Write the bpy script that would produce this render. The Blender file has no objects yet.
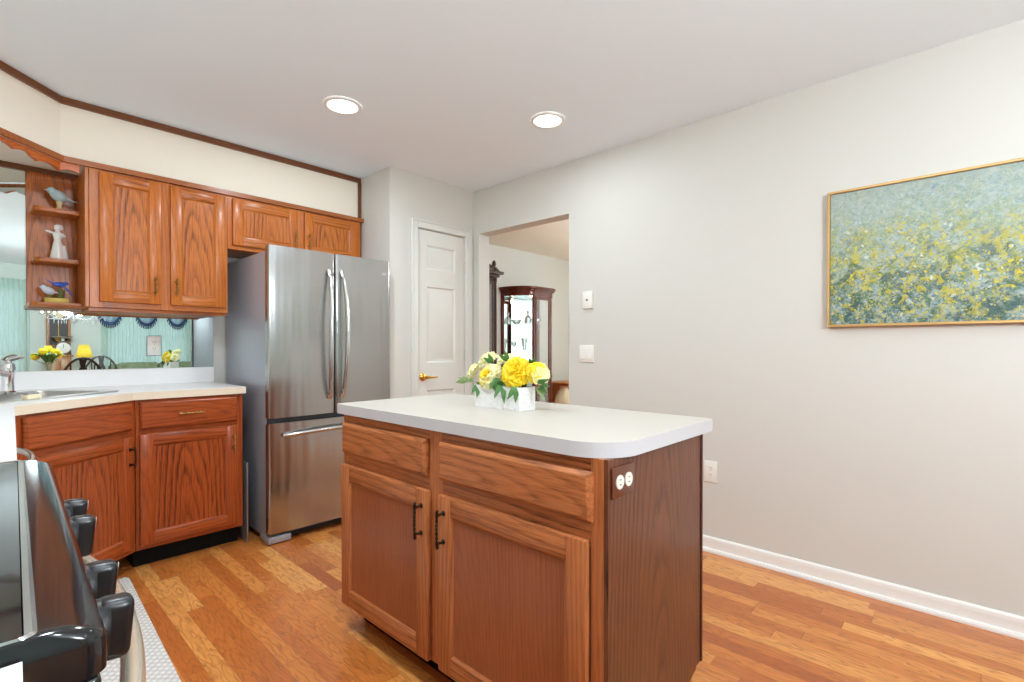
import bpy, bmesh, math, random
from mathutils import Vector, Matrix, noise
random.seed(7)
SC = bpy.context.scene
COL = SC.collection
PI = math.pi
R = math.radians

# ------------------------------------------------------------------ camera
F, YAW, PITCH, CY, EYE = 496.364, 47.136, -0.366, 350.72, 1.147
cam = bpy.data.cameras.new('camera'); cam_o = bpy.data.objects.new('camera', cam); COL.objects.link(cam_o)
cam.sensor_width = 36.0; cam.lens = F / 1024 * 36.0
cam.shift_y = (CY - 341.0) / 1024
cam.clip_start = 0.02
cam_o.location = (0, 0, EYE)
cam_o.rotation_euler = (R(90 + PITCH), 0, R(-YAW))
SC.camera = cam_o

# ------------------------------------------------------------------ world, exposure, daylight
w = bpy.data.worlds.new('world'); SC.world = w; w.use_nodes = True
bg = w.node_tree.nodes['Background']
bg.inputs[0].default_value = (0.80, 0.92, 1.0, 1); bg.inputs[1].default_value = 2.2
SC.view_settings.view_transform = 'Standard'; SC.view_settings.look = 'None'
SC.view_settings.gamma = 1.0; SC.view_settings.use_curve_mapping = False
SC.view_settings.exposure = -1.03
SC.cycles.max_bounces = 10; SC.cycles.diffuse_bounces = 9; SC.cycles.glossy_bounces = 6
SC.cycles.transmission_bounces = 8; SC.cycles.transparent_max_bounces = 12
SC.cycles.sample_clamp_indirect = 6.0

def area(name, loc, rot, sx, sy, power, col=(1, 1, 1), spread=180):
    l = bpy.data.lights.new(name, 'AREA'); l.shape = 'RECTANGLE'; l.size = sx; l.size_y = sy
    l.energy = power; l.color = col; l.spread = R(spread)
    o = bpy.data.objects.new(name, l); COL.objects.link(o); o.location = loc; o.rotation_euler = rot
    return o
# daylight outside the window and the glass door behind the camera, and outside the dining room window
area('daylight_window', (2.1, -4.1, 1.1), (R(100), 0, PI), 1.8, 2.0, 330, (0.68, 0.86, 1.0))
area('daylight_patio', (0.0, -4.1, 1.0), (R(100), 0, PI), 1.6, 2.2, 620, (0.68, 0.86, 1.0))
area('side_fill', (-2.05, -1.9, 1.2), (R(110), 0, R(-90)), 1.7, 1.7, 40, (0.68, 0.86, 1.0))  # added fill from the left; no side window is known there
area('daylight_dining', (6.65, 2.6, 1.4), (R(90), 0, R(90)), 1.6, 1.6, 110, (0.92, 0.96, 1.0))

# ------------------------------------------------------------------ helpers
OFF = {}
class MB:
    def __init__(s): s.bm = bmesh.new(); s.M = Matrix.Identity(4)
    def _new(s, fn, m, bev=0, seg=2):
        a = set(s.bm.verts); b = set(s.bm.faces)
        fn()
        nv = [v for v in s.bm.verts if v not in a]
        if bev > 0:
            ed = list({e for v in nv for e in v.link_edges})
            bmesh.ops.bevel(s.bm, geom=ed, offset=bev, segments=seg, profile=0.5, affect='EDGES', clamp_overlap=True)
        nv = [v for v in s.bm.verts if v not in a]
        for v in nv: v.co = s.M @ v.co
        for f in s.bm.faces:
            if f not in b: f.material_index = m
        return nv
    def box(s, x0, x1, y0, y1, z0, z1, m=0, bev=0, seg=2):
        x0, x1 = min(x0, x1), max(x0, x1); y0, y1 = min(y0, y1), max(y0, y1); z0, z1 = min(z0, z1), max(z0, z1)
        def f():
            r = bmesh.ops.create_cube(s.bm, size=1.0)
            for v in r['verts']:
                v.co = Vector(((v.co.x + .5) * (x1 - x0) + x0, (v.co.y + .5) * (y1 - y0) + y0, (v.co.z + .5) * (z1 - z0) + z0))
        return s._new(f, m, bev, seg)
    def prism(s, pts, a0, a1, axis='z', m=0, bev=0, seg=2, holes=None):
        """polygon pts extruded along axis from a0 to a1. axis z: pts=(x,y); y: pts=(x,z); x: pts=(y,z)"""
        def mk(p, a):
            return {'z': (p[0], p[1], a), 'y': (p[0], a, p[1]), 'x': (a, p[0], p[1])}[axis]
        def f():
            loops = [pts] + (holes or [])
            fb = []; ft = []
            for lp in loops:
                vb = [s.bm.verts.new(mk(p, a0)) for p in lp]; vt = [s.bm.verts.new(mk(p, a1)) for p in lp]
                n = len(lp)
                for i in range(n):
                    s.bm.faces.new((vb[i], vb[(i + 1) % n], vt[(i + 1) % n], vt[i]))
                fb.append(vb); ft.append(vt)
            if not holes:
                s.bm.faces.new(fb[0][::-1]); s.bm.faces.new(ft[0])
            else:
                for vv in (fb, ft):
                    ed = []
                    for lp in vv:
                        for i in range(len(lp)):
                            ed.append(s.bm.edges.get((lp[i], lp[(i + 1) % len(lp)])))
                    bmesh.ops.triangle_fill(s.bm, use_beauty=True, use_dissolve=False, edges=ed)
        nv = s._new(f, m, bev, seg)
        bmesh.ops.recalc_face_normals(s.bm, faces=list({f for v in nv for f in v.link_faces}))
        return nv
    def lathe(s, prof, c=(0, 0, 0), axis='z', seg=24, m=0, sx=1, sy=1):
        def f():
            rings = []
            for r, h in prof:
                ring = []
                for i in range(seg):
                    a = 2 * PI * i / seg; u, v = r * math.cos(a) * sx, r * math.sin(a) * sy
                    p = {'z': (u, v, h), 'y': (u, h, v), 'x': (h, u, v)}[axis]
                    ring.append(s.bm.verts.new((p[0] + c[0], p[1] + c[1], p[2] + c[2])))
                rings.append(ring)
            for a, b in zip(rings, rings[1:]):
                for i in range(seg):
                    s.bm.faces.new((a[i], a[(i + 1) % seg], b[(i + 1) % seg], b[i]))
            s.bm.faces.new(rings[0][::-1]); s.bm.faces.new(rings[-1])
        nv = s._new(f, m)
        bmesh.ops.recalc_face_normals(s.bm, faces=list({f for v in nv for f in v.link_faces}))
        return nv
    def tube(s, pts, r, seg=10, m=0, flat=1.0, up=(0, 0, 1)):
        pts = [Vector(p) for p in pts]; n = len(pts)
        rr = r if isinstance(r, (list, tuple)) else [r] * n
        def f():
            rings = []
            for i, p in enumerate(pts):
                t = (pts[min(i + 1, n - 1)] - pts[max(i - 1, 0)]).normalized()
                u = Vector(up)
                if abs(t.dot(u)) > .95: u = Vector((1, 0, 0)) if abs(t.x) < .9 else Vector((0, 1, 0))
                a = t.cross(u).normalized(); b = a.cross(t).normalized()
                rings.append([s.bm.verts.new(p + a * (rr[i] * math.cos(2 * PI * k / seg)) + b * (rr[i] * flat * math.sin(2 * PI * k / seg))) for k in range(seg)])
            for a, b in zip(rings, rings[1:]):
                for k in range(seg):
                    s.bm.faces.new((a[k], a[(k + 1) % seg], b[(k + 1) % seg], b[k]))
            s.bm.faces.new(rings[0][::-1]); s.bm.faces.new(rings[-1])
        nv = s._new(f, m)
        bmesh.ops.recalc_face_normals(s.bm, faces=list({f for v in nv for f in v.link_faces}))
        return nv
    def ball(s, c, r, m=0, seg=16, scale=(1, 1, 1), rot=None):
        def f():
            q = bmesh.ops.create_uvsphere(s.bm, u_segments=seg, v_segments=max(6, seg // 2), radius=r)
            for v in q['verts']:
                v.co = Vector((v.co.x * scale[0], v.co.y * scale[1], v.co.z * scale[2]))
                if rot: v.co = rot @ v.co
                v.co += Vector(c)
        return s._new(f, m)
    def grid(s, fn, nu, nv_, m=0, thick=0.0):
        def f():
            g = [[s.bm.verts.new(fn(i / nu, j / nv_)) for j in range(nv_ + 1)] for i in range(nu + 1)]
            for i in range(nu):
                for j in range(nv_):
                    s.bm.faces.new((g[i][j], g[i + 1][j], g[i + 1][j + 1], g[i][j + 1]))
        return s._new(f, m)
    def obj(s, name, mats, parent=None, smooth=True, loc=(0, 0, 0), rotz=0, angle=35, center=False):
        me = bpy.data.meshes.new(name); s.bm.to_mesh(me); s.bm.free()
        for mt in (mats if isinstance(mats, (list, tuple)) else [mats]): me.materials.append(mt)
        if smooth:
            me.shade_smooth(); me.set_sharp_from_angle(angle=R(angle))
        c = Vector((0, 0, 0))
        if center:
            xs = [[v.co[i] for v in me.vertices] for i in range(3)]; c = Vector([(min(q) + max(q)) / 2 for q in xs])
            me.transform(Matrix.Translation(-c))
        o = bpy.data.objects.new(name, me); COL.objects.link(o)
        o.location = Vector(loc) + c; o.rotation_euler = (0, 0, rotz)
        if parent:
            o.parent = parent
            if parent.type == 'MESH' and parent.get('_c') is None and parent.name in OFF: o.location -= OFF[parent.name]
        if center: OFF[o.name] = c
        return o

def tag(o, label=None, cat=None, group=None, kind=None):
    if label: o['label'] = label
    if cat: o['category'] = cat
    if group: o['group'] = group
    if kind: o['kind'] = kind
    return o
def thing(name, label, cat, loc=(0, 0, 0), rotz=0, group=None):
    o = bpy.data.objects.new(name, None); COL.objects.link(o); o.empty_display_size = .05
    o.location = loc; o.rotation_euler = (0, 0, rotz)
    return tag(o, label, cat, group)
def struct(name, mb, mats, smooth=False):
    return tag(mb.obj(name, mats, smooth=smooth), kind='structure')
def copy_tree(o, parent=None):
    c = o.copy(); COL.objects.link(c); c.parent = parent
    for ch in list(o.children): copy_tree(ch, c)
    return c
def solid(o, t):
    m = o.modifiers.new('thick', 'SOLIDIFY'); m.thickness = t; m.offset = 0
    return o
def blob(o, vox=.004, smooth=6):
    m = o.modifiers.new('remesh', 'REMESH'); m.mode = 'VOXEL'; m.voxel_size = vox; m.use_smooth_shade = True
    q = o.modifiers.new('smooth', 'SMOOTH'); q.iterations = smooth; q.factor = .5
    return o

# ------------------------------------------------------------------ materials
def NT(name):
    m = bpy.data.materials.new(name); m.use_nodes = True
    return m, m.node_tree, m.node_tree.nodes['Principled BSDF']
def nd(nt, t, **k):
    n = nt.nodes.new(t)
    for a, b in k.items(): setattr(n, a, b)
    return n
def math_n(nt, op, a, b=None, c=None):
    n = nd(nt, 'ShaderNodeMath', operation=op)
    for i, v in enumerate((a, b, c)):
        if v is None: continue
        if isinstance(v, (int, float)): n.inputs[i].default_value = v
        else: nt.links.new(v, n.inputs[i])
    return n.outputs[0]
def vmath(nt, op, a, b):
    n = nd(nt, 'ShaderNodeVectorMath', operation=op)
    for i, v in enumerate((a, b)):
        if isinstance(v, tuple): n.inputs[i].default_value = v
        else: nt.links.new(v, n.inputs[i])
    return n.outputs[0]
def ramp(nt, fac, stops, interp='LINEAR'):
    n = nd(nt, 'ShaderNodeValToRGB'); n.color_ramp.interpolation = interp
    el = n.color_ramp.elements
    while len(el) < len(stops): el.new(0.5)
    for e, (p, c) in zip(el, stops):
        e.position = p; e.color = (c[0], c[1], c[2], 1) if isinstance(c, tuple) else (c, c, c, 1)
    nt.links.new(fac, n.inputs[0]); return n.outputs[0]
def mixc(nt, fac, a, b, blend='MIX'):
    n = nd(nt, 'ShaderNodeMix', data_type='RGBA', blend_type=blend)
    for s, v in ((n.inputs[0], fac), (n.inputs[6], a), (n.inputs[7], b)):
        if isinstance(v, (int, float)): s.default_value = v
        elif isinstance(v, tuple): s.default_value = (v[0], v[1], v[2], 1)
        else: nt.links.new(v, s)
    return n.outputs[2]
def bump(nt, bs, h, strength=.1, dist=.002):
    n = nd(nt, 'ShaderNodeBump'); n.inputs['Strength'].default_value = strength; n.inputs['Distance'].default_value = dist
    nt.links.new(h, n.inputs['Height']); nt.links.new(n.outputs[0], bs.inputs['Normal'])
def objco(nt): return nd(nt, 'ShaderNodeTexCoord').outputs['Object']
def noise_n(nt, vec, scale, detail=3, rough=.5, dist=0):
    n = nd(nt, 'ShaderNodeTexNoise'); n.inputs['Scale'].default_value = scale; n.inputs['Detail'].default_value = detail
    n.inputs['Roughness'].default_value = rough; n.inputs['Distortion'].default_value = dist
    nt.links.new(vec, n.inputs['Vector']); return n.outputs['Fac']
def S(r, g, b):
    f = lambda c: (c / 255 / 12.92) if c / 255 <= .04045 else ((c / 255 + .055) / 1.055) ** 2.4
    return (f(r), f(g), f(b))
def plain(name, col, rough=.5, metal=0, noise_amt=.04, nscale=30, bmp=0.0, coat=0.0, **kw):
    m, nt, bs = NT(name)
    co = objco(nt); n = noise_n(nt, co, nscale, 3)
    c = mixc(nt, n, tuple(x * (1 - noise_amt) for x in col), tuple(min(1, x * (1 + noise_amt)) for x in col))
    nt.links.new(c, bs.inputs['Base Color'])
    bs.inputs['Roughness'].default_value = rough; bs.inputs['Metallic'].default_value = metal
    if coat: bs.inputs['Coat Weight'].default_value = coat; bs.inputs['Coat Roughness'].default_value = .1
    if bmp: bump(nt, bs, n, bmp, .002)
    for k, v in kw.items(): bs.inputs[k.replace('_', ' ')].default_value = v
    return m
def oak(name, light, mid, dark, axis='z', ring=11.0, amount=.75, rough=.33, offs=(0.13, 0.0, -0.5), coat=.12):
    m, nt, bs = NT(name)
    co = objco(nt)
    rnd = nd(nt, 'ShaderNodeObjectInfo').outputs['Random']
    sep = nd(nt, 'ShaderNodeSeparateXYZ'); nt.links.new(co, sep.inputs[0])
    X, Y, Z = sep.outputs
    a, b, g = {'z': (X, Y, Z), 'x': (Z, Y, X), 'y': (X, Z, Y)}[axis]
    cmb = nd(nt, 'ShaderNodeCombineXYZ')
    nt.links.new(math_n(nt, 'MULTIPLY_ADD', rnd, .10, math_n(nt, 'ADD', a, offs[0] - .05)), cmb.inputs[0])
    nt.links.new(b, cmb.inputs[1])
    nt.links.new(math_n(nt, 'MULTIPLY', math_n(nt, 'ADD', g, math_n(nt, 'MULTIPLY_ADD', rnd, .25, offs[2])), .13), cmb.inputs[2])
    v = cmb.outputs[0]
    # wobble
    wob = nd(nt, 'ShaderNodeTexNoise'); wob.inputs['Scale'].default_value = 7; wob.inputs['Detail'].default_value = 3
    nt.links.new(v, wob.inputs['Vector'])
    wv = vmath(nt, 'MULTIPLY', vmath(nt, 'SUBTRACT', wob.outputs['Color'], (.5, .5, .5)), (.075, .03, .075))
    v2 = vmath(nt, 'ADD', v, wv)
    wa = nd(nt, 'ShaderNodeTexWave', wave_type='RINGS', rings_direction='SPHERICAL', wave_profile='SAW')
    wa.inputs['Scale'].default_value = ring; wa.inputs['Distortion'].default_value = .6; wa.inputs['Detail'].default_value = 2
    wa.inputs['Detail Scale'].default_value = 3
    nt.links.new(v2, wa.inputs['Vector'])
    rings = ramp(nt, wa.outputs['Fac'], [(0, 1.0), (.16, .75), (.40, .2), (.85, 0.0), (1, .5)])
    # pores: long fine streaks
    mp = vmath(nt, 'MULTIPLY', v, (1, 1, .35))
    po = noise_n(nt, mp, 260, 2, .6)
    pores = ramp(nt, po, [(.36, 1.0), (.52, 0.0)])
    br = noise_n(nt, v, 14, 2)
    base = mixc(nt, br, mid, light)
    gfac = math_n(nt, 'MULTIPLY', math_n(nt, 'ADD', math_n(nt, 'MULTIPLY', rings, math_n(nt, 'MULTIPLY_ADD', noise_n(nt, vmath(nt, 'ADD', v, (4, 4, 4)), 6, 2), 1.5, -.2)), math_n(nt, 'MULTIPLY', pores, .40)), amount)
    col = mixc(nt, gfac, base, dark)
    nt.links.new(col, bs.inputs['Base Color'])
    bs.inputs['Roughness'].default_value = rough
    bs.inputs['Coat Weight'].default_value = coat; bs.inputs['Coat Roughness'].default_value = .18; bs.inputs['Specular IOR Level'].default_value = .3
    bump(nt, bs, gfac, .12, .0015)
    return m

UL, UM, UD = S(208, 122, 48), S(184, 96, 34), S(92, 40, 10)       # honey oak of the wall cabinets
BL, BM_, BD = S(174, 84, 34), S(150, 64, 24), S(64, 22, 6)          # redder oak of the base cabinets
IL, IM, ID = S(204, 130, 78), S(176, 100, 58), S(86, 40, 20)          # island
M = {}
for tag_, (l, m_, d) in {'u': (UL, UM, UD), 'b': (BL, BM_, BD), 'i': (IL, IM, ID)}.items():
    M[tag_ + 'v'] = oak('oak_stile_' + tag_, l, m_, d, 'z', 18, .6, offs=(.2, 0, .3))
    M[tag_ + 'h'] = oak('oak_rail_' + tag_, l, m_, d, 'x', 15, .9, offs=(.03, 0, .15))
    M[tag_ + 'p'] = oak('oak_panel_' + tag_, l, m_, d, 'z', 13.5, 1.1, offs=(0, 0, .2))
M['trimdark'] = oak('trim_wood', S(128, 78, 46), S(112, 64, 36), S(72, 38, 20), 'x', 20, .5)
M['orangewood'] = oak('valance_wood', S(208, 112, 44), S(192, 92, 32), S(130, 56, 18), 'x', 16, .6)
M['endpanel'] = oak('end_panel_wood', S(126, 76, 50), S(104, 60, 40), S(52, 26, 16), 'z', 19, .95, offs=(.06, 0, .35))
M['ipan'] = oak('island_panel_wood', S(172, 100, 60), S(152, 82, 48), S(96, 46, 24), 'z', 22, .5, offs=(.25, 0, .5))
M['wall'] = plain('wall_paint', S(212, 211, 204), .6, nscale=3, noise_amt=.008)
M['wall_cool'] = plain('back_wall_paint', S(205, 212, 205), .7, nscale=3, noise_amt=.01)
M['ceil'] = plain('ceiling_paint', S(236, 246, 253), .85, nscale=4, noise_amt=.008)
M['soffitw'] = plain('soffit_paint', S(248, 240, 224), .7, nscale=4, noise_amt=.01)
M['white'] = plain('white_trim_paint', S(240, 239, 234), .35, nscale=10, noise_amt=.01)
M['doorwhite'] = plain('door_paint', S(220, 221, 215), .32, nscale=8, noise_amt=.01)
M['black'] = plain('black_plastic', (.008, .008, .009), .32, nscale=60)
M['gloss'] = plain('gloss_black', (.008, .008, .009), .12, coat=.1)
M['kick'] = plain('toe_kick_black', (.008, .007, .006), .8, Specular_IOR_Level=.1)
M['blackgap'] = plain('dark_gap', (.015, .015, .016), .7)
M['lam'] = plain('white_laminate', S(196, 189, 179), .36, nscale=600, noise_amt=.06)
M['lamedge'] = plain('white_laminate_edge', S(206, 207, 210), .35, nscale=600, noise_amt=.08)
M['lamkit'] = plain('kitchen_laminate_top', S(240, 240, 240), .25, nscale=600, noise_amt=.05)
M['lamkedge'] = plain('cream_laminate_edge', S(228, 212, 190), .35, nscale=500, noise_amt=.05)
M['bronze'] = plain('dark_bronze', (.05, .035, .025), .35, 1.0, noise_amt=.3, nscale=120)
M['brass'] = plain('antique_brass', S(170, 130, 80), .28, 1.0, noise_amt=.2, nscale=100)
M['gold'] = plain('polished_brass', S(224, 178, 84), .2, 1.0)
M['chrome'] = plain('chrome', (.85, .85, .87), .07, 1.0, noise_amt=.01)
M['nickel'] = plain('satin_nickel', (.6, .58, .55), .3, 1.0)
M['plate'] = plain('white_plastic', S(240, 238, 230), .35, nscale=20, noise_amt=.01)
M['brownplate'] = plain('brown_plate', S(96, 52, 34), .3)
M['rubber'] = plain('dark_slot', (.03, .03, .03), .6)
M['fside'] = plain('fridge_side_grey', S(172, 178, 190), .32, .3, noise_amt=.06, nscale=300, bmp=.05)
M['fdark'] = plain('fridge_gasket', (.03, .03, .035), .5)
M['porc'] = plain('white_porcelain', S(236, 236, 232), .2, coat=.4)
M['cream'] = plain('cream_porcelain', S(222, 205, 160), .3)
M['paleblue'] = plain('pale_blue_porcelain', S(176, 196, 200), .25, noise_amt=.12, nscale=40)
M['yellow'] = plain('yellow_petal', S(246, 212, 26), .55, noise_amt=.14, nscale=60)
M['paleyellow'] = plain('cream_petal', S(244, 240, 186), .6, noise_amt=.08, nscale=50)
M['leaf'] = plain('leaf_green', S(64, 112, 48), .5, noise_amt=.3, nscale=50)
M['leaf2'] = plain('pale_leaf_green', S(126, 150, 96), .55, noise_amt=.25, nscale=50)
M['cherry'] = oak('cherry_wood', S(112, 46, 28), S(92, 34, 20), S(48, 14, 8), 'z', 20, .6, rough=.2)
M['darkwood'] = oak('dark_walnut', S(84, 58, 48), S(64, 42, 34), S(34, 20, 16), 'z', 20, .6, rough=.3)
M['pine'] = oak('pine_wood', S(176, 130, 84), S(156, 106, 64), S(110, 66, 34), 'z', 16, .6)
M['windsor'] = plain('dark_stained_wood', S(42, 28, 22), .35)
M['navy'] = plain('navy_fabric', S(44, 66, 104), .8, noise_amt=.4, nscale=50)
M['sofa'] = plain('olive_floral_fabric', S(120, 130, 100), .85, noise_amt=.5, nscale=14)
M['lampyel'] = None
M['towel'] = None
def mk_special():
    # brushed stainless steel
    m, nt, bs = NT('brushed_steel')
    co = objco(nt); v = vmath(nt, 'MULTIPLY', co, (1.5, 1.5, 500)); n = noise_n(nt, v, 1.0, 2)
    big = noise_n(nt, vmath(nt, 'MULTIPLY', co, (7, 7, .6)), 1.0, 2)
    nt.links.new(mixc(nt, n, (.40, .39, .38), (.52, .51, .50)), bs.inputs['Base Color'])
    bs.inputs['Metallic'].default_value = 1; bs.inputs['Roughness'].default_value = .22
    bs.inputs['Anisotropic'].default_value = .75
    tg = nd(nt, 'ShaderNodeTangent', direction_type='RADIAL', axis='Z'); nt.links.new(tg.outputs[0], bs.inputs['Tangent'])
    bump(nt, bs, big, .5, .02)
    M['steel'] = m
    m, nt, bs = NT('handle_steel'); bs.inputs['Base Color'].default_value = (.62, .61, .6, 1)
    bs.inputs['Metallic'].default_value = 1; n = noise_n(nt, objco(nt), 40, 2)
    nt.links.new(ramp(nt, n, [(0, .16), (1, .24)]), bs.inputs['Roughness']); M['hsteel'] = m
    # mirror
    m, nt, bs = NT('mirror_glass'); bs.inputs['Metallic'].default_value = 1; bs.inputs['Roughness'].default_value = 0.0
    n = noise_n(nt, objco(nt), 2, 1)
    nt.links.new(mixc(nt, n, (.80, .90, .89), (.83, .92, .91)), bs.inputs['Base Color']); M['mirror'] = m
    # clear glass
    m, nt, bs = NT('clear_glass'); bs.inputs['Roughness'].default_value = 0.0
    bs.inputs['Alpha'].default_value = .12; n = noise_n(nt, objco(nt), 2, 1)
    nt.links.new(mixc(nt, n, (.9, .95, .95), (.95, 1, 1)), bs.inputs['Base Color']); M['glass'] = m
    # crystal
    m, nt, bs = NT('crystal'); bs.inputs['Roughness'].default_value = .03; bs.inputs['Transmission Weight'].default_value = .8
    bs.inputs['IOR'].default_value = 1.5; n = noise_n(nt, objco(nt), 2, 1)
    nt.links.new(mixc(nt, n, (.9, .92, .95), (1, 1, 1)), bs.inputs['Base Color']); M['crystal'] = m
    # sheer curtain
    m, nt, bs = NT('sheer_fabric'); out = nt.nodes['Material Output']
    tr = nd(nt, 'ShaderNodeBsdfTransparent'); tl = nd(nt, 'ShaderNodeBsdfTranslucent'); df = nd(nt, 'ShaderNodeBsdfDiffuse')
    co = objco(nt); n = noise_n(nt, vmath(nt, 'MULTIPLY', co, (30, 1, 1)), 1, 2)
    c = mixc(nt, n, S(212, 232, 224), S(232, 246, 240))
    nt.links.new(c, tl.inputs[0]); nt.links.new(c, df.inputs[0])
    m1 = nd(nt, 'ShaderNodeMixShader'); m1.inputs[0].default_value = .35
    nt.links.new(tl.outputs[0], m1.inputs[1]); nt.links.new(df.outputs[0], m1.inputs[2])
    m2 = nd(nt, 'ShaderNodeMixShader'); m2.inputs[0].default_value = .16
    nt.links.new(m1.outputs[0], m2.inputs[1]); nt.links.new(tr.outputs[0], m2.inputs[2])
    nt.links.new(m2.outputs[0], out.inputs[0]); nt.nodes.remove(bs); M['sheer'] = m
    # emitters
    def emit(name, col, st):
        m, nt, bs = NT(name); n = noise_n(nt, objco(nt), 8, 1)
        nt.links.new(mixc(nt, n, tuple(x * .97 for x in col), col), bs.inputs['Base Color'])
        nt.links.new(mixc(nt, n, tuple(x * .97 for x in col), col), bs.inputs['Emission Color'])
        bs.inputs['Emission Strength'].default_value = st; return m
    M['lamp_disc'] = emit('lit_diffuser', (1, .97, .92), 14)
    M['bulb'] = emit('lit_bulb', (1, .92, .78), 2.5)
    M['lampyel'] = emit('lit_yellow_shade', S(250, 214, 70), .55)
    # waffle cloth
    m, nt, bs = NT('waffle_weave'); co = objco(nt)
    rot = nd(nt, 'ShaderNodeMapping'); rot.inputs['Rotation'].default_value = (0, 0, R(45)); nt.links.new(co, rot.inputs[0])
    sep = nd(nt, 'ShaderNodeSeparateXYZ'); nt.links.new(rot.outputs[0], sep.inputs[0])
    k = 2 * PI / .022
    sx = math_n(nt, 'ABSOLUTE', math_n(nt, 'SINE', math_n(nt, 'MULTIPLY', sep.outputs[0], k / 2)))
    sy = math_n(nt, 'ABSOLUTE', math_n(nt, 'SINE', math_n(nt, 'MULTIPLY', sep.outputs[1], k / 2)))
    h = math_n(nt, 'MULTIPLY', sx, sy)
    nt.links.new(mixc(nt, h, S(196, 192, 186), S(232, 230, 226)), bs.inputs['Base Color']); bs.inputs['Roughness'].default_value = .9
    bump(nt, bs, h, .8, .004); M['waffle'] = m
    # planter: white ceramic with a raised woven pattern
    m, nt, bs = NT('woven_ceramic'); co = objco(nt)
    vo = nd(nt, 'ShaderNodeTexVoronoi'); vo.inputs['Scale'].default_value = 110; nt.links.new(co, vo.inputs['Vector'])
    nt.links.new(mixc(nt, vo.outputs['Distance'], S(238, 238, 236), S(220, 220, 220)), bs.inputs['Base Color'])
    bs.inputs['Roughness'].default_value = .45; bump(nt, bs, vo.outputs['Distance'], .8, .003); M['planter'] = m
    # floor
    m, nt, bs = NT('oak_strip_floor'); co = objco(nt)
    sep = nd(nt, 'ShaderNodeSeparateXYZ'); nt.links.new(co, sep.inputs[0]); X, Y, Z = sep.outputs
    Wd = .066
    rowf = math_n(nt, 'DIVIDE', math_n(nt, 'ADD', X, 10.013), Wd); row = math_n(nt, 'FLOOR', rowf)
    wn = nd(nt, 'ShaderNodeTexWhiteNoise', noise_dimensions='1D'); nt.links.new(row, wn.inputs['W'])
    r1 = wn.outputs['Value']
    wn2 = nd(nt, 'ShaderNodeTexWhiteNoise', noise_dimensions='1D'); nt.links.new(math_n(nt, 'ADD', row, 77.3), wn2.inputs['W'])
    L = math_n(nt, 'MULTIPLY_ADD', wn2.outputs['Value'], .42, .38)
    yy = math_n(nt, 'DIVIDE', math_n(nt, 'ADD', math_n(nt, 'ADD', Y, 20), math_n(nt, 'MULTIPLY', r1, 3.1)), L)
    colf = math_n(nt, 'FLOOR', yy)
    cm = nd(nt, 'ShaderNodeCombineXYZ'); nt.links.new(row, cm.inputs[0]); nt.links.new(colf, cm.inputs[1])
    wn3 = nd(nt, 'ShaderNodeTexWhiteNoise', noise_dimensions='3D'); nt.links.new(cm.outputs[0], wn3.inputs['Vector'])
    rc = wn3.outputs['Value']
    tone = ramp(nt, rc, [(0, S(172, 90, 38)), (.3, S(194, 112, 50)), (.6, S(210, 130, 60)), (1, S(232, 164, 88))])
    cm2 = nd(nt, 'ShaderNodeCombineXYZ')
    nt.links.new(math_n(nt, 'ADD', X, math_n(nt, 'MULTIPLY', rc, 7.0)), cm2.inputs[0])
    nt.links.new(math_n(nt, 'MULTIPLY', math_n(nt, 'ADD', Y, math_n(nt, 'MULTIPLY', rc, 9.0)), .17), cm2.inputs[1])
    v = cm2.outputs[0]
    wb = nd(nt, 'ShaderNodeTexNoise'); wb.inputs['Scale'].default_value = 14; wb.inputs['Detail'].default_value = 3; nt.links.new(v, wb.inputs['Vector'])
    gr = ramp(nt, math_n(nt, 'FRACT', math_n(nt, 'MULTIPLY', wb.outputs['Fac'], 11)), [(0, 1.0), (.25, .35), (.8, 0.0), (1, .6)])
    fine = ramp(nt, noise_n(nt, vmath(nt, 'MULTIPLY', v, (1, .25, 1)), 330, 2), [(.38, 1.0), (.55, 0.0)])
    g = math_n(nt, 'ADD', math_n(nt, 'MULTIPLY', gr, .5), math_n(nt, 'MULTIPLY', fine, .22))
    c = mixc(nt, g, tone, S(128, 66, 28))
    # joints
    fx = math_n(nt, 'FRACT', rowf); fy = math_n(nt, 'FRACT', yy)
    ex = math_n(nt, 'LESS_THAN', fx, .02); ey = math_n(nt, 'LESS_THAN', fy, .005)
    j = math_n(nt, 'MAXIMUM', ex, ey)
    c = mixc(nt, math_n(nt, 'MULTIPLY', j, .35), c, S(90, 44, 20))
    nt.links.new(c, bs.inputs['Base Color']); bs.inputs['Roughness'].default_value = .3
    bs.inputs['Coat Weight'].default_value = .15; bs.inputs['Coat Roughness'].default_value = .2
    M['floor'] = m
    # painting
    m, nt, bs = NT('meadow_painting'); co = objco(nt)
    sep = nd(nt, 'ShaderNodeSeparateXYZ'); nt.links.new(co, sep.inputs[0]); X, Y, Z = sep.outputs
    h = math_n(nt, 'MULTIPLY_ADD', Z, 1.0 / .64, 0.0)
    nz = noise_n(nt, co, 6, 5, .7)
    hh = math_n(nt, 'ADD', h, math_n(nt, 'MULTIPLY', math_n(nt, 'SUBTRACT', nz, .5), .55))
    base = ramp(nt, hh, [(0, S(44, 88, 92)), (.2, S(78, 108, 74)), (.42, S(134, 144, 72)), (.60, S(146, 160, 122)), (.80, S(150, 168, 154)), (1, S(158, 172, 158))])
    warp = nd(nt, 'ShaderNodeTexNoise'); warp.inputs['Scale'].default_value = 30; warp.inputs['Detail'].default_value = 4; nt.links.new(co, warp.inputs['Vector'])
    cw_ = vmath(nt, 'ADD', co, vmath(nt, 'MULTIPLY', vmath(nt, 'SUBTRACT', warp.outputs['Color'], (.5, .5, .5)), (.05, .05, .05)))
    mo = noise_n(nt, co, 22, 6, .8, .6)
    base = mixc(nt, ramp(nt, mo, [(.46, 0.0), (.56, .7)]), base, S(158, 178, 184))
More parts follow.
